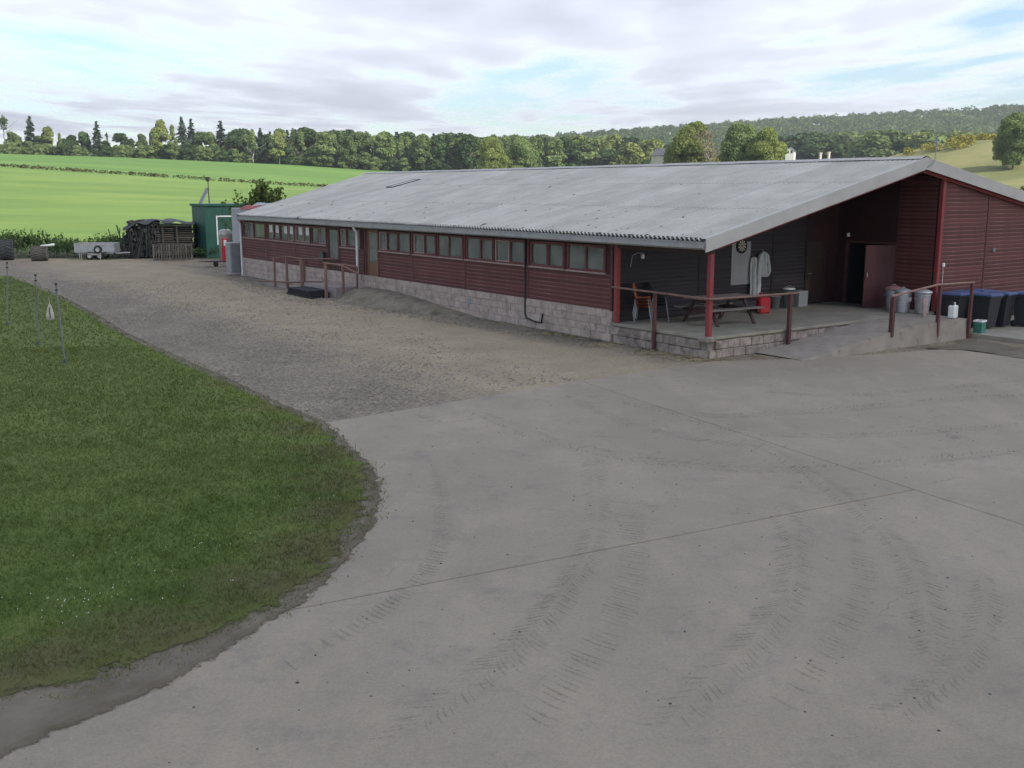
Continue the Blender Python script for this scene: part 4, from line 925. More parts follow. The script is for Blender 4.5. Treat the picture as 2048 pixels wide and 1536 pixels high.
picnic()

def dartboard():
    t = thing('dartboard', 'round black and cream dartboard on the dark porch wall', 'dartboard', B(5.14, 3.66, 2.56), BYAW)
    bk = MB(); Mx = Matrix.Rotation(R(90), 4, 'X')
    bk.lathe([(0, -.03), (.235, -.03), (.24, -.01), (.24, .025), (.22, .03), (0, .03)], 32, Mx, False); obj('surround', bk, M['dartblack'], t)
    for k in range(20):
        a0, a1 = 2*math.pi*(k-.5)/20, 2*math.pi*(k+.5)/20
        if k % 2: continue
        P = [(r*math.sin(a), -.033, r*math.cos(a)) for r, a in ((.03, a0), (.17, a0), (.17, a1), (.03, a1))]; Q = [(x, -.030, z) for x, y, z in P]
        obj('segment', MB().add(P+Q, [(0, 1, 2, 3), (0, 4, 5, 1), (1, 5, 6, 2), (2, 6, 7, 3), (3, 7, 4, 0)]), M['dartcream'], t)
    obj('bull', MB().lathe([(0, .036), (.02, .036), (.02, .03)], 12, Mx), M['red'], t)
dartboard()
gpn = obj('backing_board', MB().box(-.42, .42, -.012, .012, 0, 1.32, None, .004), M['grey_panel'], None, B(5.15, 3.675, 1.36), BYAW)
tag(gpn, 'tall grey board fixed to the dark porch wall under the dartboard', 'board')
def garment(name, label, loc, rot, w, prof, seed, mat='cloth'):
    rr = random.Random(seed); V = []; F = []; n_ = 40; ph = [rr.uniform(0, 6.28) for _ in range(4)]
    for k, (z, rx, ry, ox) in enumerate(prof):
        for i in range(n_):
            a = 2*math.pi*i/n_; m_ = 1 + .22*math.sin(5*a+ph[0]+.25*k)+.2*math.sin(9*a+ph[1]-.3*k)+.12*math.sin(13*a+ph[2])
            V.append((ox+rx*m_*math.cos(a), ry*m_*math.sin(a), z))
    for k in range(len(prof)-1):
        for i in range(n_): F.append((k*n_+i, k*n_+(i+1) % n_, (k+1)*n_+(i+1) % n_, (k+1)*n_+i))
    F.append(tuple(range(n_))); F.append(tuple(range((len(prof)-1)*n_, len(prof)*n_))[::-1])
    t = thing(name, label, 'clothes', loc, rot); obj('fabric', MB().add(V, F, True), M[mat], t)
    obj('hook', MB().tube([(prof[0][3], .13, prof[0][0]+.04), (prof[0][3], .02, prof[0][0]+.05), (prof[0][3], 0, prof[0][0]-.02)], .008, 5), M['galv'], t); return t
ct = garment('hanging_coat', 'pale grey coat with one long sleeve hanging from a hook in the porch', B(6.0, 3.60, 0), BYAW, 1,
        [(2.36, .04, .03, .08), (2.31, .11, .05, .08), (2.24, .19, .065, .07), (2.05, .21, .075, .08), (1.85, .225, .085, .10), (1.70, .24, .085, .12), (1.60, .22, .08, .13), (1.56, .15, .06, .12)], 3)
def sleeve(pts, rs, seed):
    rr_ = random.Random(seed); V = []; F = []
    for k, (p, r) in enumerate(zip(pts, rs)):
        for i in range(14): a = 2*math.pi*i/14; m_ = 1+.18*math.sin(3*a+k*1.1)+.1*rr_.uniform(-1, 1); V.append((p[0]+r*m_*math.cos(a), p[1]+r*.7*m_*math.sin(a), p[2]))
    for k in range(len(pts)-1):
        for i in range(14): F.append((k*14+i, k*14+(i+1) % 14, k*14+14+(i+1) % 14, k*14+14+i))
    return MB().add(V, F, True)
obj('sleeve', sleeve([(-.08, -.03, 2.24), (-.13, -.04, 2.05), (-.15, -.05, 1.8), (-.14, -.05, 1.55), (-.12, -.05, 1.3), (-.13, -.05, 1.1), (-.14, -.05, .96), (-.14, -.05, .93)], [.05, .075, .08, .075, .07, .07, .085, .06], 4), M['cloth'], ct)
obj('sleeve', sleeve([(.20, -.03, 2.24), (.27, -.04, 2.05), (.31, -.05, 1.85), (.33, -.05, 1.72), (.32, -.05, 1.66)], [.05, .075, .075, .07, .05], 6), M['cloth'], ct)
garment('hanging_overall', 'narrow pale striped overall hanging next to the grey coat in the porch', B(5.66, 3.60, 0), BYAW, 1,
        [(2.2, .05, .03, 0), (2.15, .10, .05, 0), (1.7, .12, .06, 0), (1.3, .10, .06, .02), (1.0, .11, .06, .02), (.95, .09, .05, .02)], 5)
# dustbins
def dustbin(loc, label, lid, s=1.0, group=None):
    t = thing('dustbin', label, 'dustbin', loc, random.random(), group)
    pr = [(0, .0), (.19, .0), (.195, .02)]
    for k in range(8): z = .03+.075*k; pr += [(.2+.045*k/8, z), (.206+.045*k/8, z+.012), (.2+.045*k/8, z+.024)]
    pr += [(.25, .66), (.262, .67), (.255, .68)]
    obj('body', MB().lathe([(r*s, z*s) for r, z in pr], 22), M['galv'], t)
    ld_ = obj('lid', MB().lathe([(.272*s, .655*s), (.275*s, .69*s), (.25*s, .71*s), (.12*s, .755*s), (.0, .765*s)], 22), M[lid], t)
    obj('handle', MB().tube([(-.06*s, 0, .755*s), (-.05*s, 0, .80*s), (.05*s, 0, .80*s), (.06*s, 0, .755*s)], .009, 6), M['galv'], ld_)
    for sg in (-1, 1): obj('side_handle', MB().tube([(sg*.232*s, -.06, .5*s), (sg*.27*s, -.05, .46*s), (sg*.27*s, .05, .46*s), (sg*.232*s, .06, .5*s)], .008, 6), M['galv'], t)
    return t
M['pinklid'] = simple('faded_red_lid', (0.33, 0.17, 0.17), (0.26, 0.13, 0.13), 4, 0.5)
dustbin(B(9.2, 1.0, .552), 'galvanised dustbin with faded red lid beside the open red door', 'pinklid')
dustbin(B(8.86, .42, .552), 'galvanised dustbin with a white sticker between two other dustbins', 'galv', .97)
dustbin(B(9.05, -.12, .552), 'galvanised dustbin at the porch edge beside the tall red post', 'galv', .98)
stk = obj('sticker', MB().box(-.085, .085, -.004, .004, 0, .12), M['white'], [o for o in COL.objects if o.name.startswith('dustbin')][1], (.02, -.225, .36), (R(-4), 0, 0)); 
stk.rotation_euler = (0, 0, 0)
# red can, buckets, drum by the back wall
def jerry(loc, rot, label, mat, s=1.0):
    t = thing('jerry_can', label, 'can', loc, rot)
    obj('body', MB().box(-.13*s, .13*s, -.09*s, .09*s, 0, .33*s, None, .03*s), M[mat], t)
    obj('neck', MB().lathe([(.03*s, .32*s), (.03*s, .39*s), (.036*s, .39*s), (.036*s, .42*s), (0, .42*s)], 10, Matrix.Translation((-.07*s, 0, 0))), M['black'] if mat == 'white' else M[mat], t)
    obj('handle', MB().tube([(-.02*s, 0, .325*s), (-.01*s, 0, .385*s), (.10*s, 0, .385*s), (.11*s, 0, .325*s)], .014*s, 6), M[mat], t); return t
jerry(B(8.80, -1.30, .555), BYAW+.2, 'white plastic jerry can standing on the landing wall', 'white', 1.15)
jerry(B(5.2, 2.75, .552), BYAW-.3, 'red fuel can standing behind the picnic table', 'red', 1.5)
def bucket(loc, label, mat, r, h, lid=None):
    t = thing('bucket', label, 'bucket', loc, 0)
    obj('body', MB().lathe([(0, 0), (r*.8, 0), (r, h), (r*1.04, h), (r*1.04, h-.02), (r*.94, h-.02), (r*.78, .02), (0, .02)], 18), M[mat], t)
    obj('bail', MB().tube([(-r, 0, h-.03), (-r*.8, -.05, h+.05), (0, -.07, h+.10), (r*.8, -.05, h+.05), (r, 0, h-.03)], .006, 5), M['galv'], t)
    if lid: obj('lid', MB().lathe([(r*1.07, h-.015), (r*1.07, h+.012), (0, h+.03)], 18), M[lid], t)
    return t
bucket(B(6.45, 3.36, .552), 'grey bucket on the porch floor between red can and tall drum', 'greymetal', .17, .40)
bucket(B(6.95, 3.25, .552), 'tall grey drum with shiny white lid by the porch back wall', 'greymetal', .19, .62, 'white')
bx_ = MB().box(-.22, .22, -.16, .16, 0, .5, None, .01); tag(obj('storage_box', bx_, M['grey_panel'], None, B(7.7, 3.42, .552), BYAW), 'plain grey box against the porch wall beside the tall drum', 'box')

# wheelie bins
def wheelie(loc, rot, label, group=None):
    t = thing('wheelie_bin', label, 'wheelie bin', loc, rot, group)
    def loft(z, x, y0, y1): return [(-x, y0, z), (x, y0, z), (x, y1, z), (-x, y1, z)]
    Ls = [loft(.04, .21, -.22, .20), loft(.30, .225, -.25, .23), loft(.85, .265, -.31, .27), loft(.93, .275, -.32, .28), loft(.935, .295, -.35, .30), loft(.99, .295, -.35, .30)]
    V = [p for L in Ls for p in L]; F = [(3, 2, 1, 0)] + [(4*i+j, 4*i+(j+1) % 4, 4*i+4+(j+1) % 4, 4*i+4+j) for i in range(5) for j in range(4)] + [(20, 21, 22, 23)]
    obj('body', MB().add(V, F), M['binblack'], t)
    Ld = [loft(.993, .305, -.38, .29), loft(1.03, .305, -.38, .30), loft(1.065, .26, -.30, .26)]; V = [p for L in Ld for p in L]
    ld_ = obj('lid', MB().add(V, [(3, 2, 1, 0)] + [(4*i+j, 4*i+(j+1) % 4, 4*i+4+(j+1) % 4, 4*i+4+j) for i in range(2) for j in range(4)] + [(8, 9, 10, 11)]), M['blue'], t)
    obj('handle', MB().tube([(-.22, .29, 1.0), (-.22, .36, 1.02), (.22, .36, 1.02), (.22, .29, 1.0)], .016, 6), M['binblack'], ld_)
    for sx in (-1, 1): obj('wheel', MB().lathe([(0, -.03), (.10, -.03), (.10, .03), (0, .03)], 16, Matrix.Translation((sx*.24, .22, .10)) @ Matrix.Rotation(R(90), 4, 'Y')), M['rubber'], t)
    obj('label_plate', MB().box(-.09, .09, -.302, -.29, .70, .74), M['white'], t) if group == 'p' else None
    return t
wb = wheelie(B(10.02, -.55, .122), BYAW+R(3), 'black wheelie bin with blue lid standing closest to the tall red post', 'blue lidded bins by the gable')
for s, t_, a, lab in ((10.60, -1.25, -4, 'black wheelie bin with blue lid and small white plate beside the green crate'), (11.35, -1.30, 2, 'black wheelie bin with blue lid in the row along the red gable'), (11.98, -1.75, 4, 'black wheelie bin with blue lid in the row along the red gable'), (10.75, -.42, 0, 'black wheelie bin with blue lid in the row along the red gable'), (11.5, -.5, -3, 'black wheelie bin with blue lid in the row along the red gable')):
    q = dup(wb, B(s, t_, .122), BYAW+R(a), None, lab, 'blue lidded bins by the gable')
    if 'plate' in lab: obj('plate', MB().box(-.02, .10, -.318, -.305, .70, .74, Matrix.Rotation(R(-3), 4, 'X')), M['white'], q)
cr = thing('crate', 'small green plastic crate with pale top edge beside the black bins', 'crate', B(9.5, -1.75, .122), BYAW+.15)
obj('body', MB().box(-.16, .16, -.12, .12, 0, .03).box(-.16, -.145, -.12, .12, .03, .32).box(.145, .16, -.12, .12, .03, .32).box(-.145, .145, -.12, -.105, .03, .32).box(-.145, .145, .105, .12, .03, .32), M['green_box'], cr)
obj('rim', MB().box(-.175, .175, -.135, -.10, .322, .37).box(-.175, .175, .10, .135, .322, .37).box(-.175, -.14, -.10, .10, .322, .37).box(.14, .175, -.10, .10, .322, .37), M['white'], cr)
pk = obj('plank', MB().box(-.09, .09, -.02, .02, 0, .55, Matrix.Rotation(R(-4), 4, 'X'), .004), M['sill'], None, B(8.55, -.55, .55), BYAW); tag(pk, 'short pale board standing up on the landing behind the white jerry can', 'board')

# ------------------------------------------------------------------ steps and handrails at the glazed doors
stp = MB(); V = []; 
pts = [(-.05, 27.6, 0.0), (-.05, 22.6, .40), (-.05, 19.35, .40)]
Vt = [(-.05, 27.6, .0), (-1.08, 27.6, .0), (-.05, 22.6, .40), (-1.08, 22.6, .40), (-.05, 19.35, .40), (-1.08, 19.35, .40)]; Vb = [(x, y, -.06) for x, y, z in Vt]
stp.add(Vt+Vb, [(0, 1, 3, 2), (2, 3, 5, 4), (1, 7, 9, 3), (3, 9, 11, 5), (5, 11, 10, 4), (0, 6, 7, 1)])
struct(obj('entrance_ramp', stp, M['concrete_new'], None, BORG, BYAW))
rail('entrance_handrail', 'brown timber handrail with four posts in front of the far windows', [(-1.13, 25.5, -.03, 1.25, .09), (-1.13, 24.1, -.03, 1.40, .09), (-1.16, 22.5, -.03, 1.38, .09), (-.12, 24.6, .2, 1.15, .08)],
     [[(-1.13, 25.6, 1.24), (-1.13, 24.1, 1.41), (-1.16, 22.45, 1.39), (-.9, 22.3, 1.40), (-.1, 21.0, 1.42)], [(-1.1, 27.4, .12), (-1.13, 25.5, .22), (-1.14, 24.0, .30), (-1.15, 22.5, .42), (-.5, 21.9, .44)]], 'railwood')
rail('step_handrail', 'brown timber handrail sloping down beside the white downpipe', [(-1.42, 19.55, -.03, 1.40, .10), (-1.05, 18.75, -.03, 1.30, .09), (-.5, 18.62, .0, 1.25, .07)],
     [[(-1.45, 19.7, 1.41), (-1.05, 18.72, 1.31), (-.85, 17.8, 1.05)], [(-1.42, 19.5, 1.38), (-.9, 19.0, 1.33), (-.5, 18.6, 1.26)]], 'railwood')
mt = thing('mat_pile', 'pile of black rubber mats lying against the entrance ramp', 'mats', B(-1.62, 20.9, 0), BYAW)
for k in range(5):
    obj('mat', MB().box(-.42, .42, -1.2+.04*k, 1.2-.05*k, .0, .05, Matrix.Translation((random.uniform(-.02, .02), random.uniform(-.03, .03), -.01+.062*k)) @ Matrix.Rotation(R(random.uniform(-1.2, 1.2)), 4, 'Z'), .012), M['rubber'], mt)

# ------------------------------------------------------------------ green cabin, store, fuel pump, trailer, wood pile beyond the shed
cp = G(414, 514); cab = thing('cabin', 'dark green flat roofed cabin beyond the far end of the shed', 'cabin', cp, BYAW)
CW, CD, CH = 3.6, 2.5, 3.22
obj('body', MB().box(0, CW, 0, CD, -.1, CH, None, .02), M['cabin_green'], cab)
for x in (0.03, 1.2, 2.4): obj('corner_strip', MB().box(x-.03, x+.03, -.02, -.001, 0, CH-.01), M['cabin_green'], cab)
obj('roof_edge', MB().box(-.10, CW+.1, -.10, CD+.1, CH+.002, CH+.16, None, .015), M['cabin_green'], cab)
wd = obj('window', MB().box(.72, .80, -.035, -.001, .75, 2.62).box(.801, 1.75, -.03, -.001, 2.54, 2.62), M['white'], cab); obj('shutter', MB().box(.801, 1.75, -.022, -.002, .75, 2.539), M['cabin_green'], wd)
sp = thing('solar_panel', 'tilted dark solar panel on the flat roof of the green cabin', 'solar panel', cp + Vector((0, 0, CH+.162)), BYAW)
Mt = Matrix.Translation((.0, .5, 0)) @ Matrix.Rotation(R(68), 4, 'X') @ Matrix.Rotation(R(0), 4, 'Y')
tilt = Matrix.Translation((-.05, .3, .0)) @ Matrix.Rotation(R(-62), 4, 'Y')
obj('frame', MB().box(0, 1.15, 0, .62, -.02, .012, tilt), M['greymetal'], sp); obj('cells', MB().box(.03, 1.12, .03, .59, .013, .018, tilt), M['solar'], sp)
obj('strut', MB().bar((.52, .3, 0), (.42, .3, .9), .03, .03), M['greymetal'], sp)
ms_ = thing('weather_mast', 'thin dark mast with sensor head on the green cabin', 'mast', cp + _bs*.38 + _bt*.15 + Vector((0, 0, CH+.162)), BYAW)
obj('pole', MB().tube([(0, 0, 0), (0, 0, 1.62)], .028, 8), M['black'], ms_); obj('sensor', MB().box(-.10, .06, -.06, .06, 1.40, 1.58, None, .01).box(-.26, .10, -.05, .05, 1.62, 1.68, None, .01), M['black'], ms_)

# covered store: grey sheeted stack with tarpaulins on top
st = thing('covered_store', 'grey sheeted store built against the far end of the shed', 'store', B(1.05, 33.9, 0), BYAW)
obj('body', MB().box(0, 3.3, 0, 2.6, -.1, 3.3, None, .03), M['tarp_grey'], st)
for x in np.arange(.1, 3.25, .32): obj('rib', MB().box(x, x+.05, -.018, -.001, 0, 3.28), M['tarp_grey'], st)
def tarp(x0, x1, y0, y1, z0, amp, seed, drop):
    rr = random.Random(seed); n1, n2 = 26, 16; V = []; F = []; q = [(rr.uniform(1.5, 5), rr.uniform(1.5, 5), rr.uniform(0, 6)) for _ in range(5)]
    for i in range(n1+1):
        for j in range(n2+1):
            u, v = i/n1, j/n2; e = min(u, 1-u, v, 1-v)
            z = z0 + amp*(.5+.5*sum(math.sin(a*u*4+b*v*4+c) for a, b, c in q)/3) * min(1, e*6) - drop*max(0, 1-e*9)
            V.append((x0+(x1-x0)*u+.03*math.sin(9*v+seed), y0+(y1-y0)*v+.03*math.sin(11*u), z))
    for i in range(n1):
        for j in range(n2): a = i*(n2+1)+j; F.append((a, a+n2+1, a+n2+2, a+1))
    return MB().add(V, F, True)
for nm, mt_, lab, a in (('tarpaulin', 'tarp_grey', 'crumpled grey tarpaulin lying on top of the grey store', (.9, 3.25, -.05, 2.5, 3.31, .30, 4, .05)), ('tarpaulin', 'tarp_red', 'crumpled bright red tarpaulin on the corner of the grey store', (-.06, 1.0, -.06, 1.3, 3.34, .13, 9, .08))):
    o = obj(nm, tarp(*a), M[mt_], None, B(1.05, 33.9, 0), BYAW); tag(o, lab, 'tarpaulin')
tk = thing('fuel_tank', 'grey upright fuel tank cabinet at the corner of the shed', 'tank', B(-.12, 33.25, 0), BYAW)
obj('cabinet', MB().box(-.32, .30, -.35, .3, 0, 1.62, None, .03), M['greymetal'], tk); obj('plinth_slab', MB().box(-.5, .4, -.6, .35, -.02, .08, None, .02), M['concrete_new'], tk); obj('door_panel', MB().box(-.27, .25, -.362, -.351, .15, 1.5, None, .004), M['greymetal'], tk)
wt = thing('water_tank', 'pale round plastic tank standing behind the red fuel pump', 'tank', G(454, 521), 0)
obj('body', MB().lathe([(0, 0), (.42, 0), (.42, 1.55), (.44, 1.57), (.44, 1.63), (.42, 1.65), (.42, 1.78), (.36, 1.86), (.12, 1.92), (.0, 1.92)], 24), M['flash'], wt); obj('cap', MB().lathe([(.12, 1.9), (.12, 1.97), (0, 1.98)], 14), M['black'], wt)
pm = thing('fuel_pump', 'red upright fuel pump with white dial panel beside the grey tank', 'pump', G(452, 526), BYAW-.3)
obj('body', MB().box(-.19, .19, -.15, .15, 0, .92, None, .02).box(-.17, .17, -.13, .13, .921, 1.45, None, .03), M['red'], pm); obj('dial_panel', MB().box(-.08, .08, -.145, -.131, 1.02, 1.36, None, .004), M['white'], pm)
obj('base', MB().box(-.25, .25, -.22, .22, -.03, .05), M['concrete_new'], pm); obj('hose', MB().tube([(.17, -.05, 1.2), (.27, -.1, 1.0), (.29, -.12, .5), (.24, -.12, .25), (.21, -.1, .6), (.2, -.1, .9)], .018, 6), M['black'], pm)
ty = thing('trolley', 'low dark sack trolley lying with its small wheel up near the red pump', 'trolley', G(432, 533), .3)
obj('deck', MB().box(-.55, .55, -.22, .22, .26, .31).box(-.9, -.55, -.03, .03, .27, .30), M['darkwood'], ty); obj('wheel', MB().lathe([(0, -.035), (.13, -.035), (.14, 0), (.13, .035), (0, .035)], 16, Matrix.Translation((.0, -.16, .14)) @ Matrix.Rotation(R(90), 4, 'X')), M['rubber'], ty)
obj('wheel', MB().lathe([(0, -.035), (.13, -.035), (.14, 0), (.13, .035), (0, .035)], 16, Matrix.Translation((.0, .16, .14)) @ Matrix.Rotation(R(90), 4, 'X')), M['rubber'], ty); obj('leg', MB().box(.42, .47, -.15, .15, .0, .26), M['greymetal'], ty)

def trailer():
    t = thing('trailer', 'grey metal flat trailer with ribbed sides and spare wheel', 'trailer', G(190, 519), R(6))
    L, z0, z1, D = 2.75, .50, 1.08, 1.5
    bed = obj('bed', MB().box(-L/2, L/2, 0, D, z0-.06, z0), M['greymetal'], t)
    for nm, a in (('side_panel', (-L/2, L/2, -.03, 0)), ('side_panel', (-L/2, L/2, D, D+.03)), ('tail_board', (-L/2-.03, -L/2, 0, D)), ('head_board', (L/2, L/2+.03, 0, D))):
        p = obj(nm, MB().box(a[0], a[1], a[2], a[3], z0, z1, None, .004), M['galv'], t)
        if nm == 'side_panel' and a[2] < 0:
            for x in np.arange(-L/2+.06, L/2, .125): obj('rib', MB().box(x, x+.045, -.055, -.031, z0+.03, z1-.03), M['galv'], p)
            obj('top_edge', MB().box(-L/2, L/2, -.05, .01, z1, z1+.03), M['flash'], p)
    obj('chassis', MB().box(-L/2+.1, L/2-.1, .2, .28, z0-.16, z0-.06).box(-L/2+.1, L/2-.1, D-.28, D-.2, z0-.16, z0-.06).box(-.5, .5, -.1, D, z0-.14, z0-.07), M['greymetal'], t)
    obj('drawbar', MB().bar((L/2, .3, z0-.1), (L/2+.9, D/2, z0-.08), .07, .07).bar((L/2, D-.3, z0-.1), (L/2+.9, D/2, z0-.08), .07, .07), M['galv'], t)
    whl = MB().lathe([(.0, -.03), (.14, -.04), (.15, -.07), (.24, -.075), (.275, -.04), (.275, .04), (.24, .075), (.15, .07), (.14, .04), (0, .03)], 20).mesh('tyre'); whl.materials.append(M['rubber'])
    rim = MB().lathe([(.0, .045), (.08, .045), (.13, .06), (.15, .072)], 16).mesh('rim'); rim.materials.append(M['flash'])
    for x, y, z in ((-.35, .02, .26), (.35, .02, .26), (-.35, D-.02, .26), (.35, D-.02, .26)):
        w_ = obj('wheel', whl, None, t, (x, y, z), (R(90), 0, 0)); obj('rim', rim, None, w_)
    w_ = obj('spare_wheel', whl, None, t, (.28, -.12, z0+.18), (R(90), 0, 0)); obj('rim', rim, None, w_, (0, 0, 0))
    for x in (-1.08, -.95): obj('prop_leg', MB().tube([(x, .05, z0-.06), (x+.03, .0, 0)], .025, 6), M['flash'], t)
    obj('jockey_leg', MB().tube([(.42, -.12, z0+.05), (.42, -.14, -.05)], .03, 8), M['flash'], t)
    t.scale = (.86, .9, .92)
    obj('number_board', MB().box(-.25, .35, -.08, -.06, z0-.2, z0-.07), M['orange'] if False else M['dartcream'], t)
    for x0 in (-.48, -.1, .62): obj('lamp', MB().box(x0, x0+.22, -.075, -.06, z0-.06, z0-.005), M['black'], t)
trailer()

def woodpile():
    t = thing('wood_pile', 'tall stack of fence posts and planks half covered with dark tarpaulin', 'wood pile', G(318, 514), R(14))
    rr = random.Random(5)
    lm = []
    for q in range(4):
        mb = MB(); r = .06+.02*q; mb.tube([(0, 0, 0), (0, .55, .01), (0, 1.9, 0)], [r*1.02, r, r*.95], 9, caps=False); mb.mi = 1; mb.add([(r*1.02*math.cos(2*math.pi*i/9+math.pi), 0, r*1.02*math.sin(2*math.pi*i/9)) for i in range(9)], [tuple(range(9))]); me = mb.mesh('log'); me.materials.append(M['log']); me.materials.append(M['logend']); lm.append(me)
    z = .08
    while z < 2.3:
        x = -2.1 + .32*max(0, z-1.0) + rr.uniform(-.1, .1); xm = -.10
        while x < xm:
            obj('log', lm[rr.randrange(4)], None, t, (x, rr.uniform(-.25, .12), z+rr.uniform(-.02, .02)), (rr.uniform(-.03, .03), 0, rr.uniform(-.06, .06))); x += .185+rr.uniform(-.02, .03)
        z += .155
    for k in range(16):      # leaning poles and offcuts on the left end
        a = rr.uniform(-.5, .5); x = rr.uniform(-2.5, -.3); obj('pole', MB().tube([(x, rr.uniform(-.55, -.3), 0.0), (x+a, -.2, rr.uniform(1.2, 2.3))], rr.uniform(.025, .05), 6), M['log'], t)
    z = .12
    while z < 2.02:
        for x0 in (-.05, 1.05): obj('plank', MB().box(x0+rr.uniform(-.12, .05), x0+1.0+rr.uniform(-.02, .22), rr.uniform(-.12, .05), 1.7, z, z+.055), M['plank'], t)
        obj('bearer', MB().box(.0, .1, -.05, 1.6, z+.056, z+.115), M['plank'], t) if int(z*10) % 3 == 0 else None
        z += .118
    obj('stack_core', MB().box(-1.75, 2.05, .35, 1.6, .02, 1.95, None, .05), M['log'], t)
    for x in (.28, 1.15): obj('upright', MB().box(x, x+.11, -.22, -.14, 0, 1.95), M['plank'], t)
    n1, n2 = 30, 10; V = []; F = []
    for i in range(n1+1):
        u = i/n1; x = -2.05+4.35*u
        for j in range(n2+1):
            v = j/n2; y = -.45+2.4*v; z = 2.12 + .25*math.sin(min(1, u*1.6)*math.pi*.62) - .33*max(0, u-.62)*1.6 - .42*max(0, .22-u)*3 + .05*math.sin(17*u+3*v)+.03*math.sin(31*u*v+2) - (.16+.10*math.sin(23*u))*(1 if j == 0 else 0)
            V.append((x, y, z))
    for i in range(n1):
        for j in range(n2): a = i*(n2+1)+j; F.append((a, a+n2+1, a+n2+2, a+1))
    obj('tarpaulin', MB().add(V, F, True), M['tarp_dark'], t)
    obj('hold_down_pole', MB().tube([(-.2, -.5, 2.22), (2.3, -.5, 2.05)], .035, 6), M['log'], t)
woodpile()
def pallet(px, py, rot, label, tone):
    t = thing('pallet', label, 'pallet', G(px, py), rot, 'pallets standing in front of the wood pile')
    for i in range(8): obj('slat', MB().box(-.6+.155*i, -.6+.155*i+.09, -.02, 0, 0, 1.0), M['plank'], t)
    for z in (.05, .47, .86): obj('bearer', MB().box(-.6, .58, .002, .09, z, z+.10), M['plank'], t)
    for i in (0, 3, 7): obj('back_slat', MB().box(-.6+.155*i, -.6+.155*i+.09, .092, .112, 0, 1.0), M['plank'], t)
    t.rotation_euler = (R(-5), 0, rot); return t
pallet(327, 521, R(12), 'grey wooden pallet standing on edge against the wood pile', 0); pallet(366, 520, R(13), 'grey wooden pallet standing on edge against the wood pile', 1)

def tyre(loc, rot, label, r, w, mat):
    t = thing('tractor_tyre', label, 'tyre', loc, 0); mb = MB()
    prof = [(.55*r, -w*.42), (.62*r, -w*.5), (.9*r, -w*.5), (.96*r, -w*.4), (.965*r, 0), (.96*r, w*.4), (.9*r, w*.5), (.62*r, w*.5), (.55*r, w*.42), (.58*r, 0), (.55*r, -w*.42)]
    Mx = Matrix.Translation((0, 0, r)) @ Matrix.Rotation(rot, 4, 'Z') @ Matrix.Rotation(R(90), 4, 'X'); mb.lathe(prof, 40, Mx); c = obj('carcass', mb, mat, t)
    lm = MB().bar((r*.985, -.12*w*0, 0), (r*.985, .25*r, .46*w), .05, .07, (1, 0, 0)).mesh('lug')
    lm2 = MB().bar((r*.985, 0, 0), (r*.985, .25*r, -.46*w), .05, .07, (1, 0, 0)).mesh('lug'); lm.materials.append(mat); lm2.materials.append(mat)
    for k in range(18):
        for q, me in ((0, lm), (.5, lm2)):
            o = obj('lug', me, None, t); o.matrix_local = Mx @ Matrix.Rotation(2*math.pi*(k+q)/18, 4, 'Z')
M['rubber_dark'] = simple('grey_rubber', (0.075, 0.078, 0.078), (0.045, 0.047, 0.047), 3, 0.9, 0.2, 30)
M['rubber_dusty'] = simple('dusty_rubber', (0.15, 0.135, 0.115), (0.09, 0.082, 0.072), 3, 0.9, 0.2, 30)
tyre(G(14, 519), R(112), 'large dark tractor tyre standing in the nettles left of the dusty tyre', .60, .85, M['rubber_dark'])
tyre(G(80, 521), R(108), 'smaller dusty tractor tyre standing beside the large dark tyre', .42, .95, M['rubber_dusty'])
sk = thing('feed_sack', 'crumpled white feed sack lying on the dusty tyre', 'sack', G(98, 519)+Vector((0, .1, .80)), .2)
V = []; F = []
for k, (x, r) in enumerate(((-.5, .015), (-.42, .05), (-.2, .075), (0, .07), (.18, .10), (.3, .12), (.36, .03))):
    for i in range(12): a = 2*math.pi*i/12; m_ = 1+.25*math.sin(3*a+k); V.append((x, r*m_*math.cos(a), .06+r*.8*m_*math.sin(a)+.12*max(0, x)))
for k in range(6):
    for i in range(12): F.append((k*12+i, k*12+(i+1) % 12, k*12+12+(i+1) % 12, k*12+12+i))
obj('bag', MB().add(V, F, True), M['white'], sk)

# net fence of metal poles on the lawn
poles = [((15, 650), (14, 527), 'slim dark pole of the net fence, farthest along the lawn'), ((76, 690), (71, 552), 'slim metal pole in the middle of the net fence'), ((130, 727), (112, 570), 'leaning metal end pole of the net fence with a tuft at its foot')]
tops = []
for (b_, tp, lab) in poles:
    p = G(*b_); q = atY(tp[0], tp[1], p.y); t = thing('fence_pole', lab, 'pole', p, 0, 'net fence poles'); d = q-p; tops.append((p, q))
    obj('shaft', MB().tube([(0, 0, -.05), d], .022, 8), M['pole'], t); obj('cap', MB().tube([d*.93, d*.945], .042, 8).tube([d, d+Vector((0, 0, .05))], .032, 8), M['black'], t)
    obj('foot', MB().lathe([(.11, .018), (.06, .05), (.024, .11)], 10), M['dgreen_plastic'], t)
net = thing('fence_net', 'fine drooping garden net hung between the metal poles on the lawn', 'net', tops[0][0]); nm_ = MB(); o0 = tops[0][0]
for k in range(2):
    (pa, qa), (pb_, qb) = tops[k], tops[k+1]
    for h in np.linspace(.1, .92, 9):
        a = pa.lerp(qa, h)-o0; b = pb_.lerp(qb, h)-o0; nm_.tube([a, a.lerp(b, .33)-Vector((0, 0, .05)), a.lerp(b, .66)-Vector((0, 0, .06)), b], .0022 if h < .9 else .005, 3, False)
    for u in np.linspace(.04, .96, 26): a = pa.lerp(pb_, u)-o0; b = qa.lerp(qb, u)-o0; nm_.tube([a.lerp(b, .1), a.lerp(b, .9)-Vector((0, 0, .05*math.sin(u*3.1)))], .0018, 3, False)
obj('netting', nm_, M['netcord'], net)
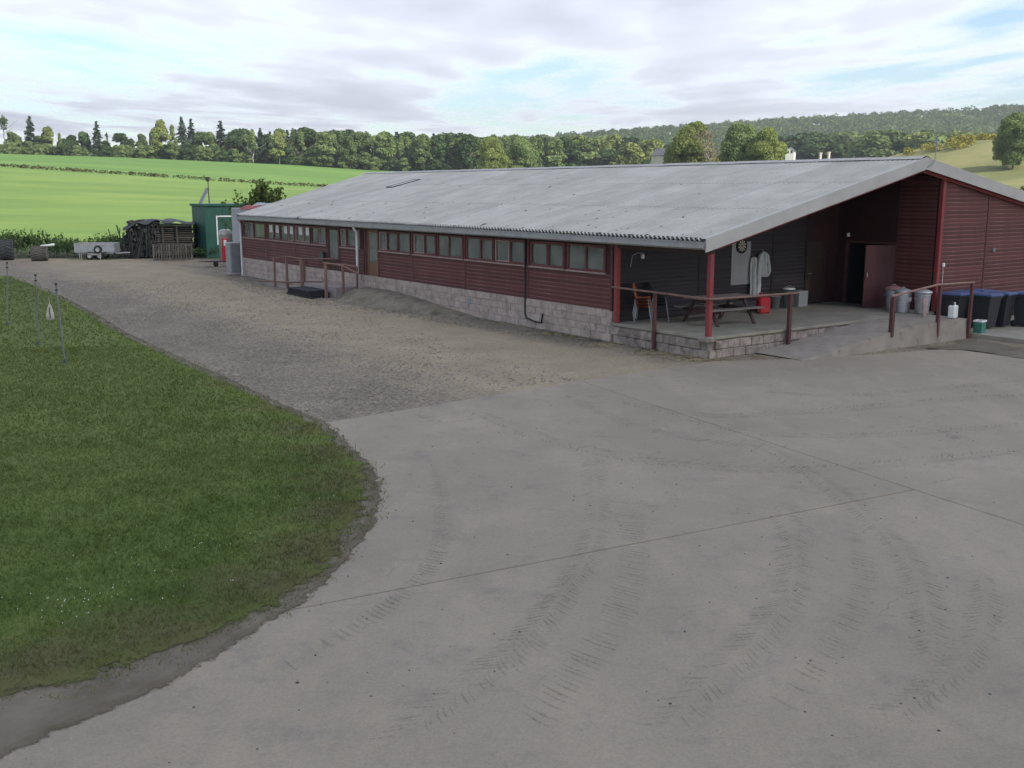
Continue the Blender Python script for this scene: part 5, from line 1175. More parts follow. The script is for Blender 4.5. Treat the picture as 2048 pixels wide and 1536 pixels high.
pg = atY(98, 600, (tops[1][0].y+tops[2][0].y)/2); bg_ = thing('cloth_bag', 'small pale cloth bag hanging from the net between two poles', 'bag', pg+Vector((0, 0, -.55)), .3); bg_.scale = (.8, .8, .8)
obj('cloth', MB().lathe([(0, .02), (.13, .05), (.12, .22), (.07, .42), (.035, .55), (.0, .57)], 10, Matrix.Diagonal((1, .5, 1, 1))), M['dartcream'], bg_); obj('strap', MB().tube([(0, 0, .55), (0, 0, .80)], .006, 4), M['dartcream'], bg_); obj('stripe', MB().box(-.012, .012, -.075, -.05, .1, .45), M['black'], bg_)

# ------------------------------------------------------------------ vegetation
def leaf_cloud(P, Nrm, size, seed, squash=1.0):
    """one quad per point, facing roughly along its normal"""
    g = np.random.default_rng(seed); n_ = len(P); d = Nrm + g.normal(0, .8, (n_, 3)); d /= np.linalg.norm(d, axis=1, keepdims=True)
    u = np.cross(d, g.normal(0, 1, (n_, 3))); u /= np.linalg.norm(u, axis=1, keepdims=True); v = np.cross(d, u)
    s = (size*g.uniform(.55, 1.3, n_))[:, None]; w = s*g.uniform(.5, .9, n_)[:, None]
    V = np.stack([P-u*s, P-v*w, P+u*s, P+v*w*1.1], 1).reshape(-1, 3); return V, np.arange(4*n_).reshape(-1, 4)
def lobes_cloud(lobes, per, size, seed):
    g = np.random.default_rng(seed); PP = []; NN = []
    for c, r in lobes:
        k = int(per*np.prod(r)**(2/3)); d = g.normal(0, 1, (k, 3)); d /= np.linalg.norm(d, axis=1, keepdims=True); d[:, 2] = np.where(d[:, 2] < -.45, -d[:, 2], d[:, 2])
        rad = (.55+.62*g.random(k)**.8)[:, None]; PP.append(np.array(c)+d*np.array(r)*rad); NN.append(d)
    return leaf_cloud(np.concatenate(PP), np.concatenate(NN), size, seed+1)
def trunk_mesh(h, r, crown0, seed, limbs=7, spread=.35, lean=0.0):
    rr = random.Random(seed); mb = MB(); p = [Vector((0, 0, -.4))]
    for k in range(1, 7): p.append(Vector((lean*h*k/6*.3+rr.gauss(0, .012*h), rr.gauss(0, .012*h), h*.86*k/6)))
    mb.tube(p, [r*1.25]+[r*(1-.14*k) for k in range(6)], 7)
    for k in range(limbs):
        u = rr.uniform(max(.25, crown0-.12), .75); i = min(5, int(u*6)); b = p[i].lerp(p[i+1], u*6-i); a = rr.uniform(0, 6.28); L = h*spread*rr.uniform(.6, 1.1)
        e = b + Vector((math.cos(a)*L, math.sin(a)*L, L*rr.uniform(.5, 1.1))); m_ = b.lerp(e, .5)+Vector((0, 0, -.08*L)); mb.tube([b, m_, e], [r*.42, r*.27, r*.08], 5)
    return mb
LF = {'mid': leafmat('leaf_mid', (0.231, 0.293, 0.114), (0.112, 0.161, 0.068), .35, .25, .28), 'bright': leafmat('leaf_bright', (0.310, 0.348, 0.111), (0.158, 0.201, 0.072), .35, .3, .2),
      'dark': leafmat('leaf_dark', (0.091, 0.142, 0.058), (0.048, 0.081, 0.036), .4, .2, .25), 'conifer': leafmat('needle', (0.087, 0.124, 0.073), (0.044, 0.068, 0.043), .5, .15, .2),
      'far': leafmat('leaf_far', (0.165, 0.215, 0.065), (0.062, 0.100, 0.036), .045, .2, .0), 'bush': leafmat('leaf_bush', (0.124, 0.190, 0.058), (0.053, 0.091, 0.033), 1.5, .25, .25),
      'gorse': leafmat('gorse_flower', (0.36, 0.31, 0.07), (0.17, 0.175, 0.055), .35, .2, .0), 'scrub': leafmat('scrub_leaf', (0.11, 0.10, 0.045), (0.05, 0.055, 0.026), .6, .2, .1), 'shrub': leafmat('shrub_leaf', (0.13, 0.17, 0.045), (0.05, 0.085, 0.025), 2.0, .3, .1)}
def broad(seed, h=14.0, w=5.0, crown0=.25, n_l=13, per=120, size=.42, leaf='mid', bark='trunk', shape='round'):
    rr = random.Random(seed); L = []
    for k in range(n_l):
        u = rr.random(); a = rr.uniform(0, 6.28)
        zc = h*(crown0+.1+(1-crown0-.22)*u); env = math.sin(math.pi*(.16+.74*u)) if shape == 'round' else (1.08-.75*u)
        R_ = w*.62*env*rr.uniform(.45, 1.0); rs = w*rr.uniform(.17, .34)*(.8 if shape != 'round' else 1); L.append(((math.cos(a)*R_, math.sin(a)*R_, zc), (rs, rs, rs*rr.uniform(.65, .95))))
    L.append(((0, 0, h*.72), (w*.34, w*.34, h*.22))); V, F = lobes_cloud(L, per, size, seed*7+3)
    me = from_np('crown', V, F); me.materials.append(LF[leaf]); tm = trunk_mesh(h, .028*h*.55, crown0, seed).mesh('trunk'); tm.materials.append(M[bark]); return tm, me
def conifer(seed, h=16.0, w=3.0, leaf='conifer', bare=.18, size=.42):
    g = np.random.default_rng(seed); PP = []; NN = []; z = h*bare; rr = random.Random(seed)
    while z < h*.985:
        u = (z/h-bare)/(1-bare); R_ = w*(1-u)**.8*rr.uniform(.72, 1.08)+.12; nb = rr.randint(6, 9)
        for k in range(nb):
            a = rr.uniform(0, 6.28); L = R_*rr.uniform(.6, 1.1); n_ = max(5, int(L*11)); q = g.uniform(.12, 1, n_)
            PP.append(np.stack([np.cos(a)*L*q+g.normal(0, .16, n_), np.sin(a)*L*q+g.normal(0, .16, n_), z-.26*L*q**1.5+g.normal(0, .1, n_)], -1)); NN.append(np.stack([.3*np.cos(a)*np.ones(n_), .3*np.sin(a)*np.ones(n_), np.ones(n_)], -1))
        z += h*rr.uniform(.028, .05)
    V, F = leaf_cloud(np.concatenate(PP), np.concatenate(NN), size, seed+9); me = from_np('crown', V, F); me.materials.append(LF[leaf])
    mb = MB().tube([(0, 0, -.4), (0.05, 0, h*.5), (0, 0, h*.97)], [.24, .15, .03], 7); tm = mb.mesh('trunk'); tm.materials.append(M['trunk']); return tm, me
def bare_tree(seed, h=14.0):
    rr = random.Random(seed); mb = MB(); tips = []
    def br(p, d, L, r, lev):
        m_ = p + d*L*.5 + Vector((rr.gauss(0, .05), rr.gauss(0, .05), 0))*L; e = p + d*L + Vector((rr.gauss(0, .08), rr.gauss(0, .08), 0))*L; mb.tube([p, m_, e], [r, r*.8, r*.6], 6 if lev < 2 else 4)
        if lev >= 4: tips.append(e); return
        for k in range(3 if lev else 4):
            a = rr.uniform(0, 6.28); nd = (d + Vector((math.cos(a), math.sin(a), rr.uniform(.0, .35)))*rr.uniform(.45, .85)).normalized(); br(e if k < 2 else m_, nd, L*rr.uniform(.58, .78), r*.55, lev+1)
    br(Vector((0, 0, -.4)), Vector((.02, 0, 1)), h*.36, .30, 0); P = np.array([t for t in tips]); P = np.repeat(P, 5, 0)+np.random.default_rng(seed).normal(0, .45, (len(tips)*5, 3))
    V, F = leaf_cloud(P, np.tile([0, 0, 1.0], (len(P), 1)), .26, seed); me = from_np('crown', V, F); me.materials.append(M['leaf_dead']); tm = mb.mesh('trunk'); tm.materials.append(M['paletrunk']); return tm, me
PROTO = {}
for i in range(3):
    PROTO['round%d' % i] = (broad(11+i, 13, 5.2, .12, 26, 130, .40, 'mid'), 13); PROTO['bright%d' % i] = (broad(31+i, 14, 5.6, .08, 28, 130, .40, 'bright'), 14); PROTO['dark%d' % i] = (broad(51+i, 12, 5.2, .06, 26, 130, .40, 'dark'), 12)
    PROTO['tall%d' % i] = (broad(71+i, 17, 3.6, .32, 20, 120, .38, 'mid', 'paletrunk', 'tall'), 17); PROTO['conifer%d' % i] = (conifer(91+i, 17, 3.9+.6*i), 17)
for i in range(3):
    PROTO['big%d' % i] = (broad(211+i, 15, 8.0, .0, 60, 230, .27, 'bright'), 15); PROTO['bigdark%d' % i] = (broad(231+i, 15, 8.0, .0, 60, 230, .27, 'mid'), 15)
PROTO['pine0'] = (broad(131, 18, 3.4, .66, 8, 90, .40, 'dark', 'trunk'), 18); PROTO['bare0'] = (bare_tree(5), 14)
LABEL = {'big': ('bright_tree', ''), 'bigdark': ('dark_tree', ''), 'round': ('round_tree', 'round crowned mid green tree in the wood beyond the fields'), 'bright': ('bright_tree', 'fresh bright green broad tree in the wood beyond the fields'), 'dark': ('dark_tree', 'low dark green bushy tree in the wood beyond the fields'),
         'tall': ('pale_trunk_tree', 'slender tree with bare pale trunk at the edge of the wood'), 'conifer': ('conifer_tree', 'dark pointed conifer rising above the wood beyond the fields'), 'pine': ('pine_tree', 'tall dark pine with bare trunk and tufted top beyond the field'), 'bare': ('bare_tree', 'half bare tree with pale branches and brown leaves beyond the roof')}
AREA = ['of the wood']
def tree(kind, px, topy, Y, wid=1.0, label=None, name=None):
    k = kind + str(random.randrange(3)) if kind not in ('pine', 'bare') else kind+'0'
    (tm, cm), h0 = PROTO[k]; q = atY(px, topy, Y); zb = hz(q.x, Y)-.1; h = max(3.0, q.z-zb); s = h/h0; nm, lab = LABEL[kind]; own = label is not None
    t = thing(name or nm, label or lab, 'tree', (q.x, Y, zb), random.uniform(0, 6.28), None if own else lab+' group')
    if not own:
        t['group'] = nm.replace('_', ' ')+'s '+AREA[0]
        if AREA[0] == 'of the skyline': t['label'] = {'round': 'round mid green tree on the skyline along the top of the green field', 'bright': 'fresh yellow green tree on the skyline along the top of the green field', 'dark': 'dark bushy tree on the skyline along the top of the green field', 'tall': 'slender pale trunked tree on the skyline along the top of the green field', 'conifer': 'dark pointed conifer standing clear of its neighbours on the field skyline', 'pine': 'tall dark pine with bare trunk and tufted top on the field skyline'}[kind]
        if AREA[0] == 'of the valley': t['label'] = {'round': 'mid green tree in the valley between shed roof and wooded hill', 'bright': 'yellow green tree in the valley between shed roof and wooded hill', 'dark': 'dark green tree in the valley between shed roof and wooded hill'}[kind]
    t.scale = (s*wid, s*wid, s); obj('trunk', tm, None, t); obj('crown', cm, None, t); return t
rr = random.Random(21)
# distinct trees along the upper field edge
AREA[0] = 'of the skyline'
for a in (('pine', 5, 228, 415, 1), ('round', 22, 262, 425), ('conifer', 58, 230, 420, 1.0), ('bright', 92, 253, 425, .9), ('tall', 118, 264, 412, .9), ('dark', 142, 268, 425), ('dark', 165, 262, 428), ('conifer', 192, 241, 424, 1.0), ('pine', 213, 262, 420, .5), ('dark', 240, 265, 415, 1.1), ('round', 282, 266, 418, .8), ('bright', 318, 239, 408, .8), ('tall', 343, 246, 412, .9), ('conifer', 362, 231, 420, .9), ('conifer', 381, 236, 424, .9), ('dark', 402, 262, 416), ('round', 420, 262, 420), ('conifer', 440, 240, 420, 1.15), ('round', 75, 270, 430), ('dark', 262, 276, 424, .8), ('tall', 300, 262, 414, .7), ('round', 36, 270, 420), ('dark', 128, 276, 420), ('dark', 210, 280, 418), ('round', 462, 268, 418)):
    tree(*a)
# the wood edge behind the shed roof
AREA[0] = 'of the wood'
x = 470
while x < 1115:
    base = 258 + 14*float(_sm(560, 1100, x)) + rr.uniform(-4, 9)
    kind = rr.choice(['tall', 'tall', 'tall', 'round', 'round', 'dark', 'conifer']) 
    tree(kind, x, base, 404+rr.uniform(-4, 8), rr.uniform(.85, 1.15)); x += rr.uniform(13, 19)
x = 466
while x < 1130:
    base = 255 + 14*float(_sm(560, 1100, x)) + rr.uniform(-3, 10); tree(rr.choice(['round', 'dark', 'tall', 'conifer', 'dark']), x, base, 424+rr.uniform(-6, 14), rr.uniform(1.0, 1.3)); x += rr.uniform(15, 22)
tree('bright', 556, 262, 396, .8, 'single fresh green tree with layered crown at the edge of the wood', 'bright_tree')
tree('big', 985, 274, 330, .8, 'large bright green rounded tree in front of the wood, seen above the shed roof', 'bright_tree'); tree('bigdark', 1042, 277, 338, .9, 'broad mid green tree beside the large bright rounded one, above the roof', 'round_tree')
# big trees beyond the shed roof
tree('big', 1388, 244, 262, .9, 'big sunlit green tree left of the half bare tree, beyond the shed roof', 'bright_tree'); tree('bare', 1432, 244, 250, .8, 'half bare tree with pale branches and brown leaves beyond the shed roof')
tree('bigdark', 1480, 250, 264, .8, 'big dark green tree between half bare tree and yellow green one', 'dark_tree'); tree('big', 1534, 252, 258, .75, 'big yellow green tree closest to the white gable house, beyond the roof', 'bright_tree')
tree('bigdark', 2036, 226, 246, .85, 'large dark green tree casting shade on the gorse slope', 'dark_tree'); tree('bigdark', 2100, 232, 262, .9, 'dark green tree standing behind the large tree on the gorse slope', 'dark_tree')
# scrubby growth at the foot of the wood
x = -20
while x < 1110:
    q = atY(x, 300, 402+rr.uniform(-3, 6)); (tm, cm), h0 = PROTO['dark%d' % rr.randrange(3)] if rr.random() < .6 else PROTO['round%d' % rr.randrange(3)]
    hh = rr.uniform(3.0, 5.5) if x < 320 else rr.uniform(3.5, 7); t = thing('thicket_bush', 'low dense bush at the foot of the wood along the upper field', 'bush', (q.x, q.y, hz(q.x, q.y)-1.2), rr.uniform(0, 6.28), 'bushes at the foot of the wood'); t.scale = (hh/h0*1.5, hh/h0*1.5, hh/h0*1.2); obj('trunk', tm, None, t); obj('crown', cm, None, t); x += rr.uniform(9, 20) if x < 320 else rr.uniform(7, 13)
# middle distance trees in the valley
AREA[0] = 'of the valley'
for i in range(78):
    px = rr.uniform(1080, 1360) if i % 3 == 0 else rr.uniform(1560, 1960); Y = rr.uniform(470, 640); tree(rr.choice(['round', 'dark', 'bright', 'round']), px, 300-rr.uniform(0, 34)-10*(px > 1600), Y, rr.uniform(1.2, 1.7))
# far wooded hill: reads as one mass
def far_wood():
    g = np.random.default_rng(4); n_ = 4200; Y = g.uniform(640, 1690, n_); px = g.uniform(820, 2140, n_); X = (px-1024)/FPX*Y/1.0
    gap = (np.sin(X*.011+1.0)*np.sin(Y*.009+.5) > .83); X, Y = X[~gap], Y[~gap]; Z = height(X, Y); k = 44; n_ = len(X)
    d = g.normal(0, 1, (n_, k, 3)); d /= np.linalg.norm(d, axis=2, keepdims=True); d[..., 2] = np.abs(d[..., 2])*1.0-.15; hh = g.uniform(8, 15, n_); rw = g.uniform(4.5, 8, n_)
    P = np.stack([X, Y, Z+hh*.5], -1)[:, None, :] + d*np.stack([rw, rw, hh*.55], -1)[:, None, :]*g.uniform(.75, 1.05, (n_, k, 1))
    V, F = leaf_cloud(P.reshape(-1, 3), d.reshape(-1, 3), 1.5, 8); stuff(obj('far_woodland', from_np('far_woodland', V, F), LF['far']), 'distant woodland covering the long hill behind the shed', 'woodland')
far_wood()
# gorse slope and scrub right of the shed
def patch(name, label, cat, pts, rad, hgt, per, size, leaf, seed):
    g = np.random.default_rng(seed); L = [((x, y, hz(x, y)+hgt*.35), (rad*g.uniform(.6, 1.2), rad*g.uniform(.6, 1.2), hgt*g.uniform(.6, 1.1))) for x, y in pts]; V, F = lobes_cloud(L, per, size, seed); return stuff(obj(name, from_np(name, V, F), LF[leaf]), label, cat)
g_ = np.random.default_rng(3)
patch('gorse', 'yellow flowering gorse covering the top of the slope', 'gorse', [(x, 296+8*math.sin(x*.3)+g_.uniform(-7, 7)) for x in g_.uniform(112, 160, 60)], 1.7, 1.3, 70, .28, 'gorse', 12)
patch('scrub', 'brown green scrub growing along the slope behind the shed', 'scrub', [(x, y) for x, y in zip(g_.uniform(42, 92, 110), g_.uniform(82, 112, 110))], 1.5, 1.2, 90, .16, 'scrub', 14)
# dividing bank between the two fields
def bankline():
    g = np.random.default_rng(6); pts = [(-240, 262), (0, 336), (110, 340), (230, 345), (330, 357), (420, 365), (520, 371), (600, 371), (720, 372)]
    xs = np.linspace(-170, 10, 300); P = [(x, 250+g.uniform(-1.2, 1.2)) for x in xs if g.random() < .72]; patch('field_bank', 'low dark line of rushes and rough grass dividing the two fields', 'rough grass', P, .8, .55, 60, .22, 'scrub', 15)
bankline()
# nettles and shrubs along the back of the hardstanding
def bushproto(seed, leaf, size, h, w, n_l=9, spiky=True):
    r_ = random.Random(seed); L = [((r_.uniform(-w, w), r_.uniform(-.35, .35), r_.uniform(.2, .7)*h), (w*.38, .4, h*.33)) for _ in range(n_l)]; V, F = lobes_cloud(L, 260, size, seed)
    mb = MB()
    for k in range(26):
        x = r_.uniform(-w, w); y = r_.uniform(-.4, .4); z = h*r_.uniform(.7, 1.15); mb.tube([(x, y, 0), (x+r_.gauss(0, .08), y, z)], [.012, .004], 4)
    if spiky:
        g = np.random.default_rng(seed); P = []
        for k in range(34):
            x = r_.uniform(-w, w); y = r_.uniform(-.4, .4); z = h*r_.uniform(.8, 1.18); P.append(np.stack([x+g.normal(0, .05, 22), y+g.normal(0, .05, 22), z*g.uniform(.55, 1, 22)], -1))
        P = np.concatenate(P); V2, F2 = leaf_cloud(P, np.tile([0, -.4, .8], (len(P), 1)), size*.8, seed+2); F = np.concatenate([F, F2+len(V)]); V = np.concatenate([V, V2])
    me = from_np('foliage', V, F); me.materials.append(LF[leaf]); sm = mb.mesh('stems'); sm.materials.append(M['trunk']); return me, sm
bp_ = [bushproto(61+i, 'dark' if i else 'bush', .075, 1.5-.15*i, 1.5) for i in range(3)]
for i, (px, hs) in enumerate([(-60, 1.1), (-20, 1.1), (15, 1.15), (50, 1.1), (85, 1.0), (115, .8), (140, .75), (170, .85), (205, .8), (232, .95), (250, 1.0), (395, .55)]):
    p = G(px, 514); p = Vector((p.x, 67.6+.5*math.sin(i*2.1), 0)); t = thing('nettle_clump', 'clump of tall dark nettles and weeds along the back of the hardstanding', 'nettles', (p.x*(67.6/66.8), p.y, hz(p.x, p.y)-.1), 0, 'nettle clumps along the hardstanding')
    me, sm = bp_[i % 3]; t.scale = (.9, .9, hs); obj('foliage', me, None, t); obj('stems', sm, None, t)
def shrub():
    t = thing('shrub', 'upright bushy green shrub behind the grey store', 'shrub', B(4.9, 41.4, 0)+Vector((0, 0, -.05)), 0); r_ = random.Random(8); g = np.random.default_rng(8); mb = MB(); PP = []; NN = []
    for k in range(150):
        a = r_.uniform(0, 6.28); L = r_.uniform(.7, 1.0); tl = abs(r_.gauss(0, .5)); e = Vector((math.cos(a)*tl*2.1, math.sin(a)*tl*1.4, 4.9*L-.9*tl)); b = Vector((math.cos(a)*.35, math.sin(a)*.35, 0)); m_ = b.lerp(e, .5); mb.tube([b, m_, e], [.03, .02, .008], 4)
        q = g.uniform(.35, 1.03, 60); P = np.array(b)[None]*(1-q[:, None])+np.array(e)[None]*q[:, None]+g.normal(0, .08, (60, 3)); PP.append(P); NN.append(np.tile([0, -.3, .8], (60, 1)))
    V, F = leaf_cloud(np.concatenate(PP), np.concatenate(NN), .10, 3); obj('foliage', from_np('foliage', V, F), LF['shrub'], t); obj('stems', mb, M['trunk'], t)
shrub()

# ------------------------------------------------------------------ far houses
def house(px, Y, w, d, h, rot, wall, label, basey, chim=True):
    q = atY(px, basey, Y); zb = hz(q.x, Y); t = thing('house', label, 'house', (q.x, Y, zb-.3), rot); zz = max(0, q.z-zb)
    mb = MB(); gable_poly(mb, [(-w/2, 0), (w/2, 0), (w/2, zz+h), (0, zz+h+w*.42), (-w/2, zz+h)], -d/2, d/2); wl_ = obj('wall', mb, M[wall], t)
    rf_ = MB()
    for sg in (-1, 1):
        P = [(sg*(w/2+.3), -d/2-.2, zz+h-.2), (0, -d/2-.2, zz+h+w*.42+.12), (0, d/2+.2, zz+h+w*.42+.12), (sg*(w/2+.3), d/2+.2, zz+h-.2)]; P2 = [(x, y, z+.18) for x, y, z in P]; rf_.add(P+P2, [(0, 1, 2, 3), (7, 6, 5, 4), (0, 4, 5, 1), (1, 5, 6, 2), (2, 6, 7, 3), (3, 7, 4, 0)])
    ro = obj('roof', rf_, M['slate'], t)
    if chim: obj('chimney', MB().box(-.5, .5, -d/2+.1, -d/2+.9, zz+h+w*.3, zz+h+w*.42+1.3), M[wall], ro)
    for x in (-w*.22, w*.22): wo = obj('window', MB().box(x-.45, x+.45, -d/2-.05, -d/2-.002, zz+1.2, zz+2.5), M['white'], t); obj('pane', MB().box(x-.37, x+.37, -d/2-.07, -d/2-.051, zz+1.28, zz+2.42), M['solar'], wo)
house(1328, 455, 6.5, 9, 2.6, R(38), 'render_wall', 'cream farmhouse gable among the trees above the shed roof', 322)
house(1581, 440, 3.4, 8, 2.2, R(-20), 'white_wall', 'small white gabled house right of the yellow green tree', 312, False)
for px, hh in ((1640, 4.6), (1657, 5.0)):
    q = atY(px, 322, 470); tag(obj('stone_pillar', MB().box(-.5, .5, -.5, .5, -1.5, hh, None, .08).box(-.65, .65, -.65, .65, hh, hh+.5, None, .08), M['render_wall'], None, (q.x, 470, max(hz(q.x, 470), q.z-1.5)), .3), 'tall pale stone pillar standing in the distant green field', 'pillar', 'pale stone pillars')

# ------------------------------------------------------------------ marks and litter on the ground
def mudmat(name, lo, hi):
    m, n, l, p = nt(name); g = n.new('ShaderNodeNewGeometry').outputs['Position']; d = n.new('ShaderNodeBsdfDiffuse'); d.inputs[0].default_value = (0.118, 0.105, 0.092, 1); t = n.new('ShaderNodeBsdfTransparent'); ms = n.new('ShaderNodeMixShader')
    f = mth(n, l, 'MULTIPLY', maprange(n, l, noise(n, l, g, 1.3, 6, .7), .34, .66, lo, hi), maprange(n, l, noise(n, l, g, 26, 4, .75), .36, .6, .05, 1)); l.new(f, ms.inputs[0]); l.new(t.outputs[0], ms.inputs[1]); l.new(d.outputs[0], ms.inputs[2]); l.new(ms.outputs[0], n['Material Output'].inputs['Surface']); return m
def tracks():
    T = [([(868, 935), (885, 1020), (880, 1090), (850, 1150), (780, 1210), (650, 1290), (520, 1360)], .28, 1), ([(930, 815), (1100, 880), (1300, 922), (1560, 940), (1800, 925), (2060, 900)], .5, 2), ([(1230, 800), (1400, 830), (1600, 825), (1900, 800), (2060, 790)], .5, 2), ([(1180, 900), (1195, 1020), (1175, 1110), (1110, 1210), (1020, 1330), (960, 1400)], .42, 2),
         ([(1560, 1000), (1585, 1080), (1580, 1180), (1500, 1290), (1380, 1400), (1300, 1520)], .5, 2), ([(1690, 1050), (1725, 1110), (1720, 1200), (1660, 1300), (1560, 1420)], .3, 1), ([(1330, 822), (1480, 862), (1700, 872), (2060, 850)], .4, 2), ([(1960, 1130), (1970, 1230), (1920, 1330), (1800, 1420), (1700, 1500)], .4, 2), ([(1130, 790), (1240, 840), (1400, 880), (1600, 895)], .4, 1),
         ([(1150, 1150), (1080, 1240), (960, 1350), (800, 1470), (700, 1540)], .45, 2), ([(1250, 1000), (1270, 1100), (1240, 1220), (1150, 1350), (1040, 1480)], .4, 1), ([(1480, 870), (1640, 960), (1800, 1100), (1860, 1250), (1850, 1400)], .45, 2), ([(1500, 780), (1700, 790), (2060, 760)], .4, 1)]
    mb = MB(); rbn = MB(); r_ = random.Random(2); zt = .002
    for pts, w, kind in T:
        P = [G(*p) for p in pts]; D = []
        for i in range(len(P)-1):
            n_ = max(2, int((P[i+1]-P[i]).length/.085)); p0 = P[max(0, i-1)]; p3 = P[min(len(P)-1, i+2)]
            for k in range(n_):
                u = k/n_; a, b = P[i], P[i+1]; D.append(.5*((2*a)+(b-p0)*u+(2*p0-5*a+4*b-p3)*u*u+(3*a-p0-3*b+p3)*u**3))
        n0 = len(D); V = []
        for i in range(n0-1):
            d = (D[i+1]-D[i]).normalized(); s = Vector((-d.y, d.x, 0)); tp = min(1, (min(i, n0-2-i)+.2)/14); e = tp*w*.5*r_.uniform(.75, 1.1); V += [D[i]-s*e, D[i]+s*tp*w*.5*r_.uniform(.75, 1.1)]
            for sg in ((1, -1) if kind == 2 else (1,)):
                if r_.random() < .12 or r_.random() > min(1, (min(i, n0-1-i)+2)/16): continue
                c = D[i]+d*(.04 if sg < 0 else 0); a = c+s*(sg*.03 if kind == 2 else -w/2*r_.uniform(.7, 1.1)); b = c+s*sg*w*.5*r_.uniform(.6, 1.08)+d*w*.34*r_.uniform(.8, 1.1); h = a.lerp(b, .5)+d*.012; wd = d*.015*r_.uniform(.4, 1.5)
                q = [a-wd*.6, a+wd*.6, h+wd, b+wd*.5, b-wd*.5, h-wd]; mb.add([(p.x, p.y, .0058) for p in q], [(0, 1, 2, 5), (5, 2, 3, 4)])
        zt += .00022; rbn.add([(p.x, p.y, zt) for p in V], [(2*i, 2*i+2, 2*i+3, 2*i+1) for i in range(len(V)//2-1)])
    stuff(obj('tyre_mud', mb, mudmat('tyre_mud', .08, .38)), 'dried chevron tyre prints crossing the concrete yard', 'tyre prints')
    stuff(obj('dirt_tracks', rbn, mudmat('dirt_tracks', .0, .055)), 'faint dirty wheel tracks sweeping across the concrete yard', 'tyre tracks')
tracks()
def stones(name, label, polyw, n_, r0, r1, z, mat, seed, wf=None):
    g = np.random.default_rng(seed); poly = np.array([(p[0], p[1]) for p in polyw]); lo, hi = poly.min(0), poly.max(0); P = g.uniform(lo, hi, (n_*4, 2)); P = P[inpoly(P, poly)]
    if wf is not None: P = P[g.random(len(P)) < wf(P)]
    P = P[:n_]; k = len(P); r = r0*(r1/r0)**g.random(k); base = np.array([(1, 0, 0), (.3, .95, 0), (-.9, .4, 0), (-.5, -.8, 0), (.5, -.85, 0), (.1, .05, .75)]); V = base[None]*r[:, None, None]*g.uniform(.6, 1.3, (k, 6, 1)); a = g.uniform(0, 6.28, k)
    V = np.stack([V[..., 0]*np.cos(a)[:, None]-V[..., 1]*np.sin(a)[:, None]+P[:, 0:1], V[..., 0]*np.sin(a)[:, None]+V[..., 1]*np.cos(a)[:, None]+P[:, 1:2], V[..., 2]+z], -1)
    F = np.array([(0, 1, 5), (1, 2, 5), (2, 3, 5), (3, 4, 5), (4, 0, 5)])[None]+(np.arange(k)*6)[:, None, None]; return stuff(obj(name, from_np(name, V.reshape(-1, 3), F.reshape(-1, 3)), mat), label, 'stones')
grav_poly = [G(*p) for p in [(655, 838), (1000, 780), (1160, 756), (1000, 715), (800, 650), (600, 600), (420, 560), (250, 560), (100, 560), (140, 600), (270, 672), (420, 738), (530, 795), (605, 826)]]
def wgrav(P): s = (P-np.array(BORG[:2])) @ np.array(_bs[:2]); return np.clip(np.interp(s, [-13, -10.5, -8, -6, -3, 0], [1, 1, .8, .28, .12, .12]), 0, 1)
stones('gravel_stones', 'coarse grey stones lying loose on the gravel track', grav_poly, 22000, .012, .045, -.02, M['stone'], 31, wgrav)
wall_poly = [B(-.1, 32, 0), B(-.1, 3.2, 0), B(-.1, -.2, 0), B(-.9, .2, 0), B(-1.2, 4, 0), B(-1.6, 10, 0), B(-2.8, 16, 0), B(-3.2, 22, 0), B(-2.2, 28, 0), B(-1.0, 32, 0)]
stones('rubble', 'loose rubble and stones scattered along the foot of the shed wall', wall_poly, 4200, .02, .075, -.02, M['stone'], 33)
yard_poly = [G(*p) for p in [(660, 850), (1160, 765), (1425, 725), (1880, 700), (2060, 720), (2060, 1540), (0, 1540), (600, 1220), (760, 1030), (755, 940)]]
stones('soil_crumbs', 'crumbs of earth and small stones along the worn edge of the lawn', [Vector((p[0], p[1], 0)) for p in soil_poly], 5200, .006, .03, .006, M['crumb'], 37, lambda P: np.clip(1.2-np.abs(0)*1, 0, 1)*np.where(inpoly(P, np.array([(q.x, q.y) for q in lawn_poly])), .06, 1.0))
stones('yard_grit', 'dark crumbs of grit scattered over the concrete yard', yard_poly, 480, .005, .018, .0, simple('grit', (0.07, 0.065, 0.06), (0.03, 0.028, 0.026), 5, .9, world_co=True), 35)
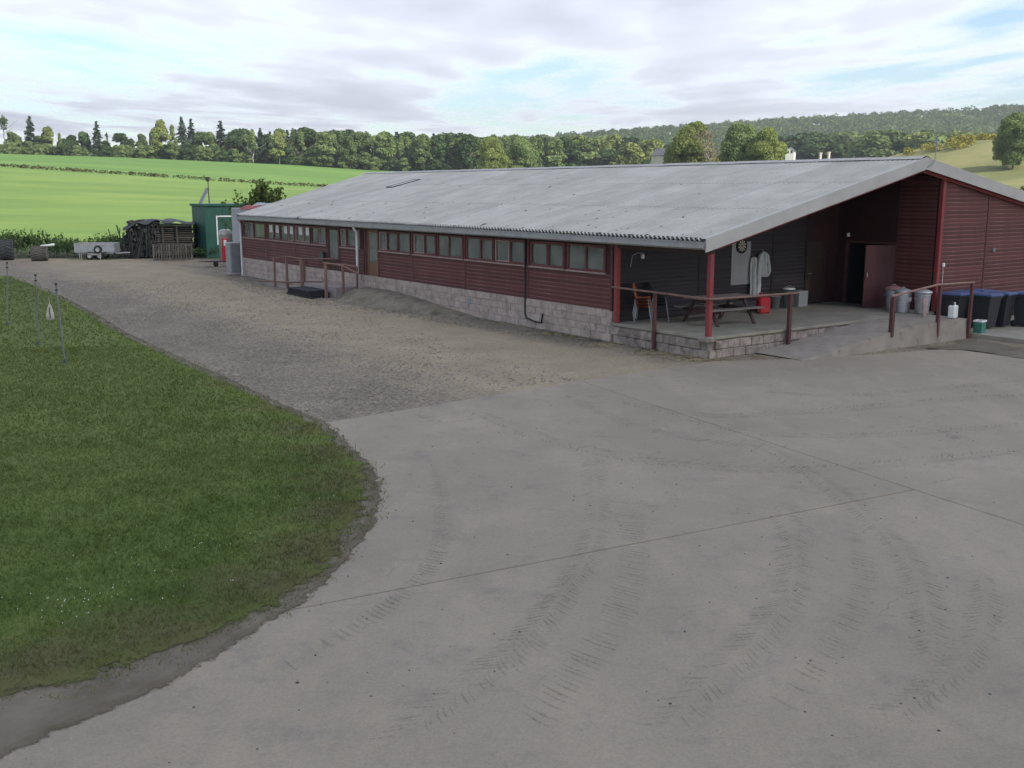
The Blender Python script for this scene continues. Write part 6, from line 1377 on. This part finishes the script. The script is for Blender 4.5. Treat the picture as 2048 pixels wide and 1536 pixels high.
# dry straw by the porch corner, daisies on the lawn
g_ = np.random.default_rng(41)
def wisps(name, label, cat, cent, sd, n_, L, mat, z0=-.012):
    V = []; F = []
    for k in range(n_):
        c = cent[k % len(cent)]; p = np.array([c[0]+g_.normal(0, sd), c[1]+g_.normal(0, sd*.6), z0+g_.uniform(0, .03)]); a = g_.uniform(0, 6.28); d = np.array([math.cos(a), math.sin(a), g_.uniform(-.05, .25)])*L*g_.uniform(.4, 1.2); w = np.array([-math.sin(a), math.cos(a), .4])*.006; n0 = len(V); V += [p-w, p+w, p+d+w*.5, p+d-w*.5]; F.append((n0, n0+1, n0+2, n0+3))
    stuff(obj(name, MB().add(V, F), mat), label, cat)
wisps('dry_straw', 'dry yellow straw littered at the foot of the porch corner', 'straw', [G(px, py) for px, py in ((1320, 708), (1350, 714), (1380, 718), (1300, 704), (1400, 722), (1200, 690), (1150, 675), (1100, 668))], .35, 900, .16, M['straw'])
wisps('weeds', 'thin weeds growing along the foot of the shed wall', 'weeds', [B(-.15, t) for t in (2.0, 4.2, 5.2, 6.1, 6.8, 9, 10.2, 12)], .28, 420, .17, LF['bush'])
V = []; F = []
for c, n_, sd in (((285, 1165), 16, .35), ((300, 1130), 10, .5), ((260, 1190), 8, .45), ((110, 1210), 14, .25), ((430, 1090), 16, .25), ((640, 1000), 16, .3), ((560, 900), 14, .5), ((330, 850), 12, .5), ((500, 780), 10, .5), ((180, 1215), 16, .2)):
    p0 = G(*c)
    for k in range(n_):
        x, y = p0.x+g_.normal(0, sd*1.2), p0.y+g_.normal(0, sd); r = g_.uniform(.003, .0065); n0 = len(V); V += [(x+r*math.cos(a), y+r*math.sin(a), .058+r*.35*math.sin(a)) for a in np.arange(6)*math.pi/3]; F.append(tuple(range(n0, n0+6)))
stuff(obj('daisies', MB().add(V, F), M['daisy']), 'tiny white daisies dotted over the lawn', 'daisies')

# ------------------------------------------------------------------ haze
def haze():
    o = obj('haze', MB().box(-2600, 2600, -120, 2100, -3, 152), None); m = bpy.data.materials.new('haze_air'); m.use_nodes = True; n = m.node_tree.nodes; n.remove(n['Principled BSDF']); v = n.new('ShaderNodeVolumePrincipled'); v.inputs['Color'].default_value = (.86, .91, 1, 1); v.inputs['Density'].default_value = HAZE; v.inputs['Anisotropy'].default_value = .2
    m.node_tree.links.new(v.outputs[0], n['Material Output'].inputs['Volume']); o.data.materials.append(m); stuff(o)
HAZE = 0.00028
if HAZE > 0: haze()
